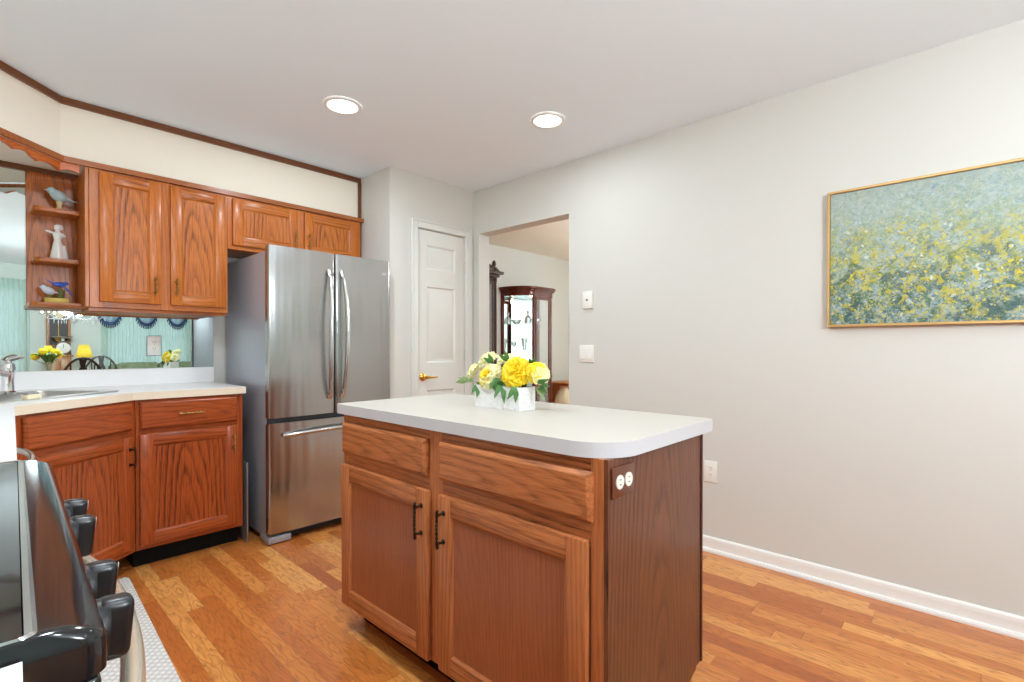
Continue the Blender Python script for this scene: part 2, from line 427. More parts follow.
    mo5 = noise_n(nt, vmath(nt, 'ADD', co, (21, 8, 3)), 34, 6, .85, .8)
    base = mixc(nt, ramp(nt, mo5, [(.50, 0.0), (.58, .55)]), base, S(190, 196, 184))
    mo6 = noise_n(nt, vmath(nt, 'ADD', co, (2, 18, 33)), 42, 6, .85, .8)
    base = mixc(nt, ramp(nt, mo6, [(.52, 0.0), (.60, .5)]), base, S(104, 134, 128))
    mo4 = noise_n(nt, vmath(nt, 'ADD', co, (9, 2, 4)), 9, 5, .75, .6)
    low = ramp(nt, hh, [(0.05, 1.0), (.50, .75), (.75, .12)])
    base = mixc(nt, math_n(nt, 'MULTIPLY', ramp(nt, mo4, [(.50, 0.0), (.60, .85)]), low), base, S(34, 70, 74))
    mo2 = noise_n(nt, vmath(nt, 'ADD', co, (3, 5, 7)), 40, 5, .8, .4)
    base = mixc(nt, math_n(nt, 'MULTIPLY', ramp(nt, mo2, [(.52, 0.0), (.62, .7)]), low), base, S(60, 92, 46))
    mo3 = noise_n(nt, vmath(nt, 'ADD', co, (13, 1, 2)), 26, 5, .8, .5)
    midb = ramp(nt, hh, [(0.0, .55), (.3, 1.0), (.60, .75), (.78, 0.12), (1, .04)])
    base = mixc(nt, math_n(nt, 'MULTIPLY', ramp(nt, mo3, [(.52, 0.0), (.58, .85)]), midb), base, S(190, 176, 34))
    def dots(scale, th, c, mask, seed, keep=.45):
        nonlocal base
        vo = nd(nt, 'ShaderNodeTexVoronoi'); vo.inputs['Scale'].default_value = scale
        nt.links.new(vmath(nt, 'ADD', cw_, (seed, seed, seed)), vo.inputs['Vector'])
        d = math_n(nt, 'LESS_THAN', vo.outputs['Distance'], th)
        rs = nd(nt, 'ShaderNodeSeparateXYZ'); nt.links.new(vo.outputs['Color'], rs.inputs[0])
        k = math_n(nt, 'MULTIPLY', d, math_n(nt, 'GREATER_THAN', rs.outputs[0], keep))
        base = mixc(nt, math_n(nt, 'MULTIPLY', k, mask), base, c)
    dots(38, .30, S(206, 214, 208), ramp(nt, hh, [(.05, .5), (.35, .8), (.6, .7), (.8, .25)]), 0.3, .6)
    dots(60, .32, S(206, 190, 40), midb, 2.3, .5)
    dots(34, .22, S(70, 110, 160), ramp(nt, hh, [(0, .8), (1, .35)]), 5.1, .7)
    dots(70, .25, S(40, 60, 50), ramp(nt, hh, [(0, .8), (.5, .6), (.7, .15), (1, .1)]), 7.7, .6)
    nt.links.new(base, bs.inputs['Base Color']); bs.inputs['Roughness'].default_value = .55
    bump(nt, bs, mo, .4, .003); M['painting'] = m
    # cooktop glass
    m, nt, bs = NT('black_cooktop_glass'); co = objco(nt); n = noise_n(nt, co, 400, 1)
    nt.links.new(mixc(nt, ramp(nt, n, [(.68, 0.0), (.72, .12)]), (.008, .008, .01), (.3, .3, .3)), bs.inputs['Base Color'])
    bs.inputs['Roughness'].default_value = .06; bs.inputs['Coat Weight'].default_value = .6; M['cooktop'] = m
    # fabric swag
mk_special()

# ------------------------------------------------------------------ room shell
XR, YW, H = 2.81, 3.74, 2.44
YB = -3.4
def xl(y): return .02 + .0356 * (y - .47)          # front edge line of the left run
def xw(y): return xl(y) - .64                       # left wall
mb = MB(); mb.box(-2.2, 6.7, -3.6, 4.6, -.08, 0)
struct('floor', mb, M['floor'])
mb = MB()
hl = [(1.333, 2.47), (2.21, 1.775), (.50, 1.72), (.50, .35), (1.9, -.5), (1.0, -2.0)]  # positions past the visible lights are added fill lamps
mb.box(-2.2, XR + .06, YB - .1, 3.86, H, H + .12)
struct('ceiling', mb, M['ceil'])
mb = MB(); mb.box(XR + .06, 6.7, -.4, 4.6, H, H + .12); struct('ceiling_dining', mb, M['soffitw'])
# back wall (behind mirror, cabinets, fridge)
mb = MB(); mb.box(-.75, 2.0, YW, YW + .1, 0, H); struct('wall_back', mb, M['wall'])
# pantry closet: side and front with a door opening
PX0, PY = 2.005, 3.05
DX0, DX1, DZ = 2.242, 2.715, 2.045
mb = MB()
mb.box(PX0, PX0 + .1, PY, YW + .1, 0, H)
mb.box(PX0 + .1, DX0, PY, PY + .1, 0, H); mb.box(DX1, XR, PY, PY + .1, 0, H); mb.box(DX0, DX1, PY, PY + .1, DZ, H)
struct('wall_pantry', mb, M['wall'])
# right wall with the opening to the dining room
OY0, OY1, OZ, WT = 2.066, 2.98, 2.082, .12
mb = MB()
mb.box(XR, XR + WT, -3.5, OY0, 0, H); mb.box(XR, XR + WT, OY1, YW + .1, 0, H); mb.box(XR, XR + WT, OY0, OY1, OZ, H)
struct('wall_right', mb, M['wall'])
# left wall along the range, stepping out behind the camera
mb = MB(); mb.prism([(xw(3.74), 3.74), (xw(-1.0), -1.0), (xw(-1.0) - .1, -1.0), (xw(3.74) - .1, 3.74)], 0, H)
struct('wall_left', mb, M['wall'])
mb = MB(); mb.box(-2.0, xw(-1.0), -1.1, -1.0, 0, H); struct('wall_left_return', mb, M['wall'])
mb = MB()
mb.box(-2.0, -1.9, -1.1, -1.0, 0, H); mb.box(-2.0, -1.9, YB, -2.7, 0, H)
mb.box(-2.0, -1.9, -2.7, -1.1, 0, .5); mb.box(-2.0, -1.9, -2.7, -1.1, 2.1, H)
struct('wall_far_left', mb, M['wall_cool'])
# rear wall behind the camera with a window and a patio door
W1 = (1.5, 2.72, .55, 2.12); W2 = (-.5, .5, .04, 2.08)
mb = MB()
mb.box(-2.0, W2[0], YB - .1, YB, 0, H); mb.box(W2[1], W1[0], YB - .1, YB, 0, H); mb.box(W1[1], XR, YB - .1, YB, 0, H)
mb.box(W2[0], W2[1], YB - .1, YB, W2[3], H); mb.box(W2[0], W2[1], YB - .1, YB, 0, W2[2])
mb.box(W1[0], W1[1], YB - .1, YB, 0, W1[2]); mb.box(W1[0], W1[1], YB - .1, YB, W1[3], H)
struct('wall_rear', mb, M['wall_cool'])
def window(name, x0, x1, z0, z1, y, nv=2, side=False):
    mb = MB(); t = .04
    a = (lambda p0, p1, q0, q1, m: mb.box(p0, p1, y - .07, y - .02, q0, q1, m)) if not side else (lambda p0, p1, q0, q1, m: mb.box(y + .02, y + .07, p0, p1, q0, q1, m))
    a(x0, x0 + t, z0, z1, 0); a(x1 - t, x1, z0, z1, 0); a(x0, x1, z0, z0 + t, 0); a(x0, x1, z1 - t, z1, 0)
    for i in range(1, nv): c = x0 + (x1 - x0) * i / nv; a(c - .02, c + .02, z0, z1, 0)
    a(x0, x1, (z0 + z1) / 2 - .015, (z0 + z1) / 2 + .015, 0)
    fr = tag(mb.obj(name, M['white'], smooth=False), kind='structure')
    g = MB()
    if side: g.box(y + .043, y + .047, x0 + t, x1 - t, z0 + t, z1 - t)
    else: g.box(x0 + t, x1 - t, y - .047, y - .043, z0 + t, z1 - t)
    g.obj('window_pane', M['glass'], fr, smooth=False)
window('window_1', *W1, YB, 2); window('window_2', *W2, YB, 2)
window('window_3', -2.7, -1.1, .5, 2.1, -2.0, 2, side=True)  # assumed window, unseen, in front of the added side fill
# dining room beyond the opening
DY, DXR = 4.43, 6.5
mb = MB(); mb.box(XR + WT, DXR, DY, DY + .1, 0, H); struct('wall_dining_back', mb, M['wall'])
mb = MB(); mb.box(XR + WT, DXR, -.2, -.1, 0, H); struct('wall_dining_front', mb, M['wall'])
mb = MB(); mb.box(XR, XR + WT, YW + .1, DY + .1, 0, H); struct('wall_dining_left', mb, M['wall'])
mb = MB(); mb.box(DXR, DXR + .1, -.1, 1.8, 0, H); mb.box(DXR, DXR + .1, 3.4, DY, 0, H)
mb.box(DXR, DXR + .1, 1.8, 3.4, 0, .6); mb.box(DXR, DXR + .1, 1.8, 3.4, 2.15, H); struct('wall_dining_right', mb, M['wall'])
window('window_4', 1.8, 3.4, .6, 2.15, DXR, 2, side=True)
# soffit above the cabinets
KX = .297
sof = [(PX0, YW), (PX0, 3.45), (KX, 3.45), (-.20, 2.953), (xw(2.95) + .38, -.9), (xw(-.9), -.9), (xw(3.74), 3.74)]
mb = MB(); mb.prism(sof, 2.125, H); struct('wall_soffit', mb, M['soffitw'])
# baseboards
def baseboard(name, a, b, nx, ny):
    a, b = Vector((a[0], a[1], 0)), Vector((b[0], b[1], 0)); d = (b - a); L = d.length
    mb = MB(); mb.prism([(0, 0), (0, .082), (.006, .082), (.011, .074), (.013, .060), (.013, .020), (.024, .018), (.028, .010), (.028, 0)], 0, L, axis='x')
    n = Vector((nx, ny, 0)); d.normalize()
    Mx = Matrix(((d.x, n.x, 0, a.x), (d.y, n.y, 0, a.y), (0, 0, 1, 0), (0, 0, 0, 1)))
    for v in mb.bm.verts: v.co = Mx @ v.co
    bmesh.ops.recalc_face_normals(mb.bm, faces=mb.bm.faces)
    return tag(mb.obj(name, M['white'], smooth=False), kind='structure')
baseboard('baseboard_right', (XR, YB), (XR, OY0), -1, 0)
baseboard('baseboard_dining', (XR + WT, DY), (DXR, DY), 0, -1)
baseboard('baseboard_rear', (W2[1], YB), (XR, YB), 0, 1)
# dark wood strips: at the ceiling, down the closet wall, above the cabinets
def strip(name, path, z0, z1, t, mat, prof=None):
    """strip following a plan polyline, t thick toward the room (right-hand side of travel)"""
    mb = MB(); n = len(path); outp = []
    P = [Vector(p) for p in path]
    for i, p in enumerate(P):
        if i == 0: d = (P[1] - P[0]).normalized(); nn = Vector((d.y, -d.x)); outp.append(p + nn * t)
        elif i == n - 1: d = (P[-1] - P[-2]).normalized(); nn = Vector((d.y, -d.x)); outp.append(p + nn * t)
        else:
            d1 = (P[i] - P[i - 1]).normalized(); d2 = (P[i + 1] - P[i]).normalized()
            n1 = Vector((d1.y, -d1.x)); n2 = Vector((d2.y, -d2.x)); bi = (n1 + n2).normalized()
            outp.append(p + bi * (t / bi.dot(n1)))
    poly = [tuple(p) for p in P] + [tuple(p) for p in reversed(outp)]
    mb.prism(poly, z0, z1)
    return mb.obj(name, mat, smooth=False)
Lp = (-.20, 2.953)
tag(strip('trim_1', [(-.20, 2.953), (KX, 3.45), (PX0 - .001, 3.45)], H - .036, H - .001, .014, M['trimdark']), kind='structure')
mb = MB(); mb.box(PX0 - .022, PX0 - .001, 3.432, 3.449, 1.72, H - .037); struct('trim_2', mb, M['trimdark'])
mb = MB(); mb.box(-.5, .402, 3.722, 3.739, 2.095, 2.124); struct('trim_3', mb, M['trimdark'])
M['mold'] = oak('moulding_wood', S(176, 104, 52), S(156, 84, 38), S(96, 48, 20), 'x', 18, .6)
# cabinet top moulding follows the cabinet fronts and the slanted valance
q = [(-.215, 2.900), (.297, 3.412), (PX0 - .001, 3.412)]
tag(strip('trim_4', q, 2.096, 2.124, .018, M['mold']), kind='structure')

# recessed ceiling lights
def downlight(x, y, label, group, power=11):
    t = thing('recessed_light', label, 'ceiling light', (x, y, H - .004), group=group)
    mb = MB(); mb.lathe([(.078, -.004), (.098, -.003), (.098, .002), (.078, .002)], seg=40)
    # ring with an opening
    mb.bm.free(); mb = MB()
    def ring():
        for i in range(40):
            a0, a1 = 2 * PI * i / 40, 2 * PI * (i + 1) / 40
            vs = [mb.bm.verts.new((r_ * math.cos(a), r_ * math.sin(a), z_)) for a in (a0, a1) for r_, z_ in ((.076, -.002), (.080, -.006), (.096, -.004), (.099, .003))]
            for k in range(3): mb.bm.faces.new((vs[k], vs[k + 1], vs[k + 5], vs[k + 4]))
    ring(); bmesh.ops.remove_doubles(mb.bm, verts=mb.bm.verts, dist=1e-5)
    mb.obj('trim_ring', M['white'], t)
    mb = MB(); mb.lathe([(.077, -.002), (.077, .002)], seg=40); mb.obj('diffuser', M['lamp_disc'], t)
    l = bpy.data.lights.new('downlight', 'AREA'); l.shape = 'DISK'; l.size = .14; l.energy = power; l.color = (.80, .92, 1.0)
    o = bpy.data.objects.new('downlight', l); COL.objects.link(o); o.location = (x, y, H - .016)
    return t
downlight(*hl[0], 'round recessed ceiling light nearer the oak cabinets', None, 24)
downlight(*hl[1], 'round recessed ceiling light nearer the picture wall', None)
for p, pw in zip(hl[2:], (34, 22, 8, 8)): downlight(*p, 'added round recessed fill light out of view', 'added fill lights out of view', pw)  # unseen lamps added to brighten the cabinets and the rear

# ------------------------------------------------------------------ cabinet building blocks (local: x along, front toward -y, z up)
def door_mb(x0, x1, z0, z1, yf, fr=.058, th=.019, dep=.008, mv=0, mh=1, mp=2):
    """five-piece door whose back lies at y=yf and front at yf-th"""
    mb = MB(); b = .004
    mb.box(x0, x0 + fr, yf - th, yf, z0, z1, mv, b, 2); mb.box(x1 - fr, x1, yf - th, yf, z0, z1, mv, b, 2)
    mb.box(x0 + fr - .003, x1 - fr + .003, yf - th + .0003, yf, z0, z0 + fr, mh, b, 2); mb.box(x0 + fr - .003, x1 - fr + .003, yf - th + .0003, yf, z1 - fr, z1, mh, b, 2)
    mb.box(x0 + fr - .002, x1 - fr + .002, yf - th + dep, yf - .002, z0 + fr - .002, z1 - fr + .002, mp)
    # sloped sticking around the panel
    e = .009
    X0, X1, Z0, Z1 = x0 + fr, x1 - fr, z0 + fr, z1 - fr; yt = yf - th + .002; yb = yf - th + dep - .0005
    o_ = [(X0, Z0), (X1, Z0), (X1, Z1), (X0, Z1)]; i_ = [(X0 + e, Z0 + e), (X1 - e, Z0 + e), (X1 - e, Z1 - e), (X0 + e, Z1 - e)]
    vo = [mb.bm.verts.new((p[0], yt, p[1])) for p in o_]; vi = [mb.bm.verts.new((p[0], yb, p[1])) for p in i_]
    for k in range(4):
        f = mb.bm.faces.new((vo[k], vo[(k + 1) % 4], vi[(k + 1) % 4], vi[k])); f.material_index = mh if k in (0, 2) else mv
    return mb
def drawer_mb(x0, x1, z0, z1, yf, th=.019):
    mb = MB(); c = .011
    # slab with a broad chamfered lip
    a = [(x0, z0), (x1, z0), (x1, z1), (x0, z1)]; b_ = [(x0 + c, z0 + c), (x1 - c, z0 + c), (x1 - c, z1 - c), (x0 + c, z1 - c)]
    L = [[mb.bm.verts.new((p[0], y, p[1])) for p in s_] for s_, y in ((a, yf), (a, yf - th * .55), (b_, yf - th))]
    for q_ in (0, 1):
        for k in range(4): mb.bm.faces.new((L[q_][k], L[q_][(k + 1) % 4], L[q_ + 1][(k + 1) % 4], L[q_ + 1][k]))
    mb.bm.faces.new(L[2]); mb.bm.faces.new(L[0][::-1])
    bmesh.ops.recalc_face_normals(mb.bm, faces=mb.bm.faces)
    bmesh.ops.bevel(mb.bm, geom=list(mb.bm.edges), offset=.0015, segments=2, affect='EDGES')
    return mb
def pull(parent, x, z, y, L=.085, vert=True, mat=None, balls=False):
    """twisted bar pull on two posts; y is the door surface"""
    mb = MB(); ax = (lambda t, d: (x, y - d, z + t)) if vert else (lambda t, d: (x + t, y - d, z))
    h = L / 2
    for s in (-1, 1):
        mb.tube([ax(s * (h - .012), 0), ax(s * (h - .012), .014), ax(s * (h - .014), .026)], [.0055, .004, .0045], 8)
        mb.tube([ax(s * (h - .012) , .0), ax(s * (h - .012), .003)], .008, 12)
    pts = []; rr = []
    n = 28
    for i in range(n + 1):
        t = -h + L * i / n; pts.append(ax(t, .026 + .003 * math.cos(t / h * PI / 2)))
        rr.append(.0042 + .0012 * math.sin(i * 1.9) + (.002 if abs(abs(t) - (h - .012)) < .004 else 0))
    mb.tube(pts, rr, 8)
    for s in (-1, 1): mb.ball(ax(s * h, .026), .0055, seg=8)
    if balls:
        for s in (-1, 1): mb.ball(ax(s * .018, .030), .0075, seg=10)
    return mb.obj('handle', mat or M['bronze'], parent)

def cabinet_box(parent, name, x0, x1, y0, y1, z0, z1, mats, opens, fx=None, thick=.02):
    """carcass with a face frame: opens = list of openings (x0,x1,z0,z1) in the face"""
    mb = MB()
    mb.box(x0, x1, y0 + thick, y1, z0, z1, 0)
    xs = sorted({x0, x1, *[o_[0] for o_ in opens], *[o_[1] for o_ in opens]})
    # face frame: stiles full height at ends and between columns, rails elsewhere
    cols = sorted({(o_[0], o_[1]) for o_ in opens})
    edges = [x0] + [v for c in cols for v in c] + [x1]
    for i in range(0, len(edges), 2):
        if edges[i + 1] - edges[i] > .001: mb.box(edges[i], edges[i + 1], y0, y0 + thick, z0, z1, 0, .001, 1)
    for c in cols:
        zs = sorted([(o_[2], o_[3]) for o_ in opens if (o_[0], o_[1]) == c])
        cur = z0
        for a, b in zs + [(z1, z1)]:
            if a - cur > .001: mb.box(c[0], c[1], y0 + .0005, y0 + thick, cur, a, 1, .001, 1)
            cur = b
        for a, b in zs: mb.box(c[0], c[1], y0 + thick - .004, y0 + thick, a, b, 2)
    return mb.obj(name, mats, parent)

UM3 = [M['uv'], M['uh'], M['up']]; BM3 = [M['bv'], M['bh'], M['bp']]; IM3 = [M['iv'], M['ih'], M['ipan']]

# ---- wall cabinet with two tall doors
t = thing('wall_cabinet', 'tall two-door honey oak wall cabinet above the mirror backsplash', 'cabinet', (.404, YW, 1.362))
def loc(x, y=0, z=0): return (x - .404, y - YW, z - 1.362)
W_ = 1.065 - .404
cabinet_box(t, 'body', 0, W_, 3.41 - YW, -.002, 0, 2.095 - 1.362, UM3, [(.055, .30, .045, .70), (.375, .61, .045, .70)])
d1 = door_mb(.443 - .404, .718 - .404, .030, .722, 3.4095 - YW).obj('door', UM3, t, center=True)
pull(d1, .687 - .404, .135, 3.4095 - YW - .019, .09, mat=M['brass'], balls=True)
d2 = door_mb(.762 - .404, 1.050 - .404, .030, .722, 3.4095 - YW).obj('door', UM3, t, center=True)
pull(d2, .787 - .404, .135, 3.4095 - YW - .019, .09, mat=M['brass'], balls=True)
mb = MB(); mb.box(-.0, W_, 3.44 - YW, 3.46 - YW, -.018, -.0005, 0); mb.box(0.0, W_ - .0, 3.46 - YW, -.03, -.012, -.0005, 0); mb.obj('light_rail', M['uh'], t)

# ---- cabinet above the refrigerator
t = thing('wall_cabinet', 'short two-door honey oak cabinet above the refrigerator', 'cabinet', (1.066, YW, 1.765))
W_ = 1.982 - 1.066
cabinet_box(t, 'body', 0, W_, 3.41 - YW, -.002, 0, 2.095 - 1.765, UM3, [(.045, .41, .045, .30), (.50, .86, .045, .30)])
d1 = door_mb(1.092 - 1.066, 1.500 - 1.066, .026, .318, 3.4095 - YW).obj('door', UM3, t, center=True)
pull(d1, 1.478 - 1.066, .125, 3.4095 - YW - .019, .09, mat=M['brass'], balls=True)
d2 = door_mb(1.549 - 1.066, 1.948 - 1.066, .026, .318, 3.4095 - YW).obj('door', UM3, t, center=True)
pull(d2, 1.573 - 1.066, .125, 3.4095 - YW - .019, .09, mat=M['brass'], balls=True)

# ---- open shelf unit next to the mirror
t = thing('display_shelf_unit', 'open oak corner shelf unit holding three figurines', 'shelf', (.181, YW, 1.362))
mb = MB(); mb.box(0, .22, -.018, -.002, 0, .732); mb.obj('back_panel', M['up'], t, smooth=False, center=True)
mb = MB(); mb.box(.205, .2215, 3.41 - YW, -.0185, 0, .732, 0, .0015, 1); mb.obj('side_panel', M['uv'], t)
def shelf_board(z0, z1, d, x0=.018):
    mb = MB(); r = .03
    pts = [(x0, -.0185), (.2045, -.0185), (.2045, -d)] + [(x0 + r - r * math.sin(a), -d + r - r * math.cos(a)) for a in [i * PI / 2 / 6 for i in range(7)]]
    mb.prism(pts, z0, z1, bev=.002, seg=1); return mb
shelf_board(1.866 - 1.362, 1.888 - 1.362, .165).obj('shelf', M['uh'], t)
shelf_board(1.600 - 1.362, 1.622 - 1.362, .165).obj('shelf', M['uh'], t)
shelf_board(0, .020, .235, 0.0).obj('bottom_board', M['uh'], t)

# ---- scalloped valance along the slanted corner
def scallop_profile(L, top, base, step):
    pts = []
    return pts
t = thing('scalloped_valance', 'orange oak valance with a scalloped lower edge over the corner sink', 'valance', (.292, 3.412, 2.04))
def valance(name, a, b, zt, fz, th, n=60):
    a = Vector(a); b = Vector(b); d = (b - a); L = d.length; d.normalize(); nn = Vector((-d.y, d.x))
    mb = MB(); P = [(0, zt)] + [(L * i / n, fz(L * i / n)) for i in range(n + 1)] + [(L, zt)]
    mb.prism(P, 0, th, axis='y')
    Mx = Matrix(((d.x, nn.x, 0, a.x - .292), (d.y, nn.y, 0, a.y - 3.412), (0, 0, 1, -2.04), (0, 0, 0, 1)))
    for v in mb.bm.verts: v.co = Mx @ v.co
    bmesh.ops.recalc_face_normals(mb.bm, faces=mb.bm.faces)
    bmesh.ops.recalc_face_normals(mb.bm, faces=mb.bm.faces)
    for f in mb.bm.faces:
        f.normal_update()
        if f.normal.dot(Vector((nn.x, nn.y, 0))) > .9: f.material_index = 1
    return mb.obj(name, [M['orangewood'], M['white']], t)
def sc45(s):      # s from the kink going down-left
    k = s / .118; f = k - math.floor(k)
    arch = .016 * math.sin(PI * f) ** .8
    return 2.050 + arch + (.012 if s > .16 else 0) * 1
def sc_r(s):
    return 2.055 - .012 * max(0, math.sin(PI * (s / .11)))  if s < .09 else 2.043
# travel from the left end toward the kink so the board sits behind its face
LL = math.hypot(.507, .507)
valance('slanted_board', (.292 - .507, 3.412 - .507), (.292, 3.412), 2.0955, lambda s: sc45(LL - s), .018)
valance('straight_board', (.292, 3.412), (.366, 3.412), 2.0955, lambda s: 2.052 + .010 * math.sin(s / .074 * PI), .018)

# ---- base cabinet with drawer and door
t = thing('base_cabinet', 'straight oak base cabinet with one drawer over one door', 'cabinet', (.5475, YW, 0))
def bx_(x): return x - .5475
cabinet_box(t, 'body', 0, 1.054 - .5475, 3.131 - YW, -.004, .105, .879, BM3, [(.04, .455, .155, .68), (.04, .455, .74, .85)])
mb = MB(); mb.box(.0, 1.050 - .5475, 3.205 - YW, -.01, .0, .1045); mb.obj('toe_kick', M['kick'], t, smooth=False)
dr = drawer_mb(bx_(.563), bx_(1.024), .722, .868, 3.1305 - YW).obj('drawer', M['bh'], t, center=True)
pull(dr, bx_(.789), .795, 3.1305 - YW - .019, .115, vert=False, mat=M['brass'], balls=True)
dd = door_mb(bx_(.563), bx_(1.024), .130, .700, 3.1305 - YW).obj('door', BM3, t, center=True)
pull(dd, bx_(.999), .605, 3.1305 - YW - .019, .085, mat=M['brass'])

# ---- slanted sink base
K1 = Vector((.545, 3.131)); K2 = Vector((.101, 2.760)); dv = (K1 - K2); SW = dv.length; th_ = math.atan2(dv.y, dv.x)
t = thing('sink_base_cabinet', 'slanted corner oak sink cabinet with false drawer over one door', 'cabinet', (K2.x, K2.y, 0), th_)
inv = Matrix.Rotation(-th_, 3, 'Z')
def toloc(p): v = inv @ Vector((p[0] - K2.x, p[1] - K2.y, 0)); return (v.x, v.y)
mb = MB()
body = [toloc(p) for p in [(K2.x + .001, K2.y), (K1.x - .001, K1.y), (.546, YW - .006), (xw(3.7) + .012, YW - .006), (xw(2.76) + .012, 2.76)]]
ins = [(body[0][0], .02), (body[1][0], .02)] + body[2:]
mb.prism(ins, .105, .70, m=0)
opens = [(.045, SW - .045, .155, .68), (.045, SW - .045, .74, .85)]
mb.box(0, .045, 0, .02, .105, .879, 0); mb.box(SW - .045, SW, 0, .02, .105, .879, 0)
for a, b in ((.105, .155), (.68, .74), (.85, .879)): mb.box(.045, SW - .045, .0005, .02, a, b, 1)
mb.box(.045, SW - .045, .016, .02, .155, .85, 2)
mb.obj('body', BM3, t)
mb = MB(); mb.box(-.01, SW - .045, .078, .2, 0, .1045); mb.obj('toe_kick', M['kick'], t, smooth=False)
drawer_mb(.022, SW - .030, .728, .868, -.0005).obj('false_drawer', M['bh'], t, center=True)
dd = door_mb(.022, SW - .030, .130, .700, -.0005).obj('door', BM3, t, center=True)
pull(dd, SW - .052, .598, -.0195, .10, mat=M['bronze'])

# ---- left run base cabinets (one between sink and range, one nearer the camera)
LT = math.atan2(1, .0356)
def leftbase(y0, y1, label):
    Lr = (y1 - y0) * math.hypot(1, .0356)
    t = thing('base_cabinet', label, 'cabinet', (xl(y0) - .025, y0, 0), LT)
    n = max(1, round(Lr / .45)); wd = Lr / n; op = [(i * wd + .03, (i + 1) * wd - .03, .155, .68) for i in range(n)]
    cabinet_box(t, 'body', 0, Lr, 0, .60, .105, .879, BM3, op)
    mb = MB(); mb.box(.002, Lr - .002, .075, .6, 0, .1045); mb.obj('toe_kick', M['kick'], t, smooth=False)
    for i in range(n):
        d = drawer_mb(i * wd + .015, (i + 1) * wd - .015, .722, .868, -.0005).obj('drawer', M['bh'], t, center=True)
        pull(d, (i + .5) * wd, .795, -.0195, .1, vert=False, mat=M['brass'])
        d = door_mb(i * wd + .015, (i + 1) * wd - .015, .130, .700, -.0005).obj('door', BM3, t, center=True)
        pull(d, (i + 1) * wd - .04, .60, -.0195, mat=M['brass'])
leftbase(1.385, 1.95, 'oak base cabinet under the white counter on the far side of the range')
DWT = thing('dishwasher', 'white dishwasher beside the sink cabinet, only its bowed silver handle showing', 'dishwasher', (xl(1.96) - .025, 1.96, 0), LT)
mb = MB(); mb.box(.004, .60, .02, .58, .105, .872, 0, .003, 1); mb.obj('tub_case', M['white'], DWT)
mb = MB(); mb.box(.006, .598, -.006, .0195, .12, .70, 0, .006, 2); mb.obj('door', M['white'], DWT)
mb = MB(); mb.box(.006, .598, -.008, .0195, .705, .87, 0, .006, 2); mb.obj('control_strip', M['white'], DWT)
mb = MB(); mb.box(.01, .595, .075, .5, 0, .1045); mb.obj('toe_kick', M['kick'], DWT, smooth=False)
mb = MB(); pts = []
for i in range(25):
    q_ = i / 24; pts.append((.06 + .48 * q_, -.008 - .055 * math.sin(PI * q_) ** .6 if 0 < q_ < 1 else -.007, .785))
mb.tube(pts, .011, 12); mb.obj('handle', M['hsteel'], DWT)
leftbase(-.9, .50, 'oak base cabinet under the white counter nearest the viewpoint')

# ---- kitchen countertop (corner piece) with sink cut-out
C1 = Vector((.536, 3.107)); C2 = Vector((.098, 2.735)); cd = (C1 - C2).normalized(); cn = Vector((-cd.y, cd.x)); cm_ = (C1 + C2) / 2
TH = math.atan2(cd.y, cd.x)
def sk(a, i): p = cm_ + cd * a + cn * i; return (p.x, p.y)
def rrect(a0, a1, i0, i1, r, n=6):
    out = []
    for cx_, cy_, st in ((a1 - r, i0 + r, -PI / 2), (a1 - r, i1 - r, 0), (a0 + r, i1 - r, PI / 2), (a0 + r, i0 + r, PI)):
        for k in range(n + 1):
            an = st + PI / 2 * k / n; out.append((cx_ + r * math.cos(an), cy_ + r * math.sin(an)))
    return out
t = thing('countertop', 'white laminate corner countertop wrapping the sink and oak cabinets', 'countertop', (0, 0, .8805))
outer = [(1.066, 3.107), (1.066, YW - .004), (xw(YW) + .006, YW - .004), (xw(1.372) + .004, 1.372), (xl(1.372), 1.372), tuple(C2), tuple(C1)]
hole = [sk(*p) for p in rrect(-.42, .35, .165, .55, .05)]
mb = MB(); mb.prism(outer, 0, .0385, holes=[hole[::-1]])
for f in mb.bm.faces:
    f.normal_update()
    f.material_index = 0 if abs(f.normal.z) > .5 else 1
mb.obj('slab', [M['lamkit'], M['lamkedge']], t, smooth=False)
t2 = t
mb = MB(); mb.box(xw(3.72) + .03, 1.078, YW - .024, YW - .004, .0386, .138, 0, .002, 1); mb.obj('backsplash', M['lamkit'], t)
mb = MB(); mb.prism([(xw(1.38) + .004, 1.38), (xw(3.71) + .004, 3.71), (xw(3.71) + .024, 3.71), (xw(1.38) + .024, 1.38)], .0386, .138); mb.obj('side_backsplash', M['lamkit'], t)
t = thing('countertop', 'white laminate countertop on the near side of the black range', 'countertop', (0, 0, .8805))
mb = MB(); mb.prism([(xl(.505), .505), (xw(.505) + .004, .505), (xw(-.9) + .004, -.9), (xl(-.9), -.9)], 0, .0385)
for f in mb.bm.faces:
    f.normal_update(); f.material_index = 0 if abs(f.normal.z) > .5 else 1
mb.obj('slab', [M['lamkit'], M['lamkedge']], t, smooth=False)

# ---- sink
t = thing('kitchen_sink', 'stainless steel drop-in sink set in the slanted corner counter', 'sink', (cm_.x, cm_.y, .9192), TH)
def ring_between(mb, o_, i_, zo, zi, m=0):
    n = len(o_); a = [mb.bm.verts.new((p[0], p[1], zo)) for p in o_]; b = [mb.bm.verts.new((p[0], p[1], zi)) for p in i_]
    for k in range(n): f = mb.bm.faces.new((a[k], a[(k + 1) % n], b[(k + 1) % n], b[k])); f.material_index = m
    return a, b
mb = MB()
o1 = rrect(-.45, .38, .125, .62, .06); i1 = rrect(-.40, .33, .185, .53, .05); i2 = rrect(-.38, .31, .205, .51, .05)
ring_between(mb, o1, o1, .0, .005); ring_between(mb, o1, i1, .005, .005); ring_between(mb, i1, i2, .005, -.17)
b_ = [mb.bm.verts.new((p[0], p[1], -.17)) for p in i2]; mb.bm.faces.new(b_)
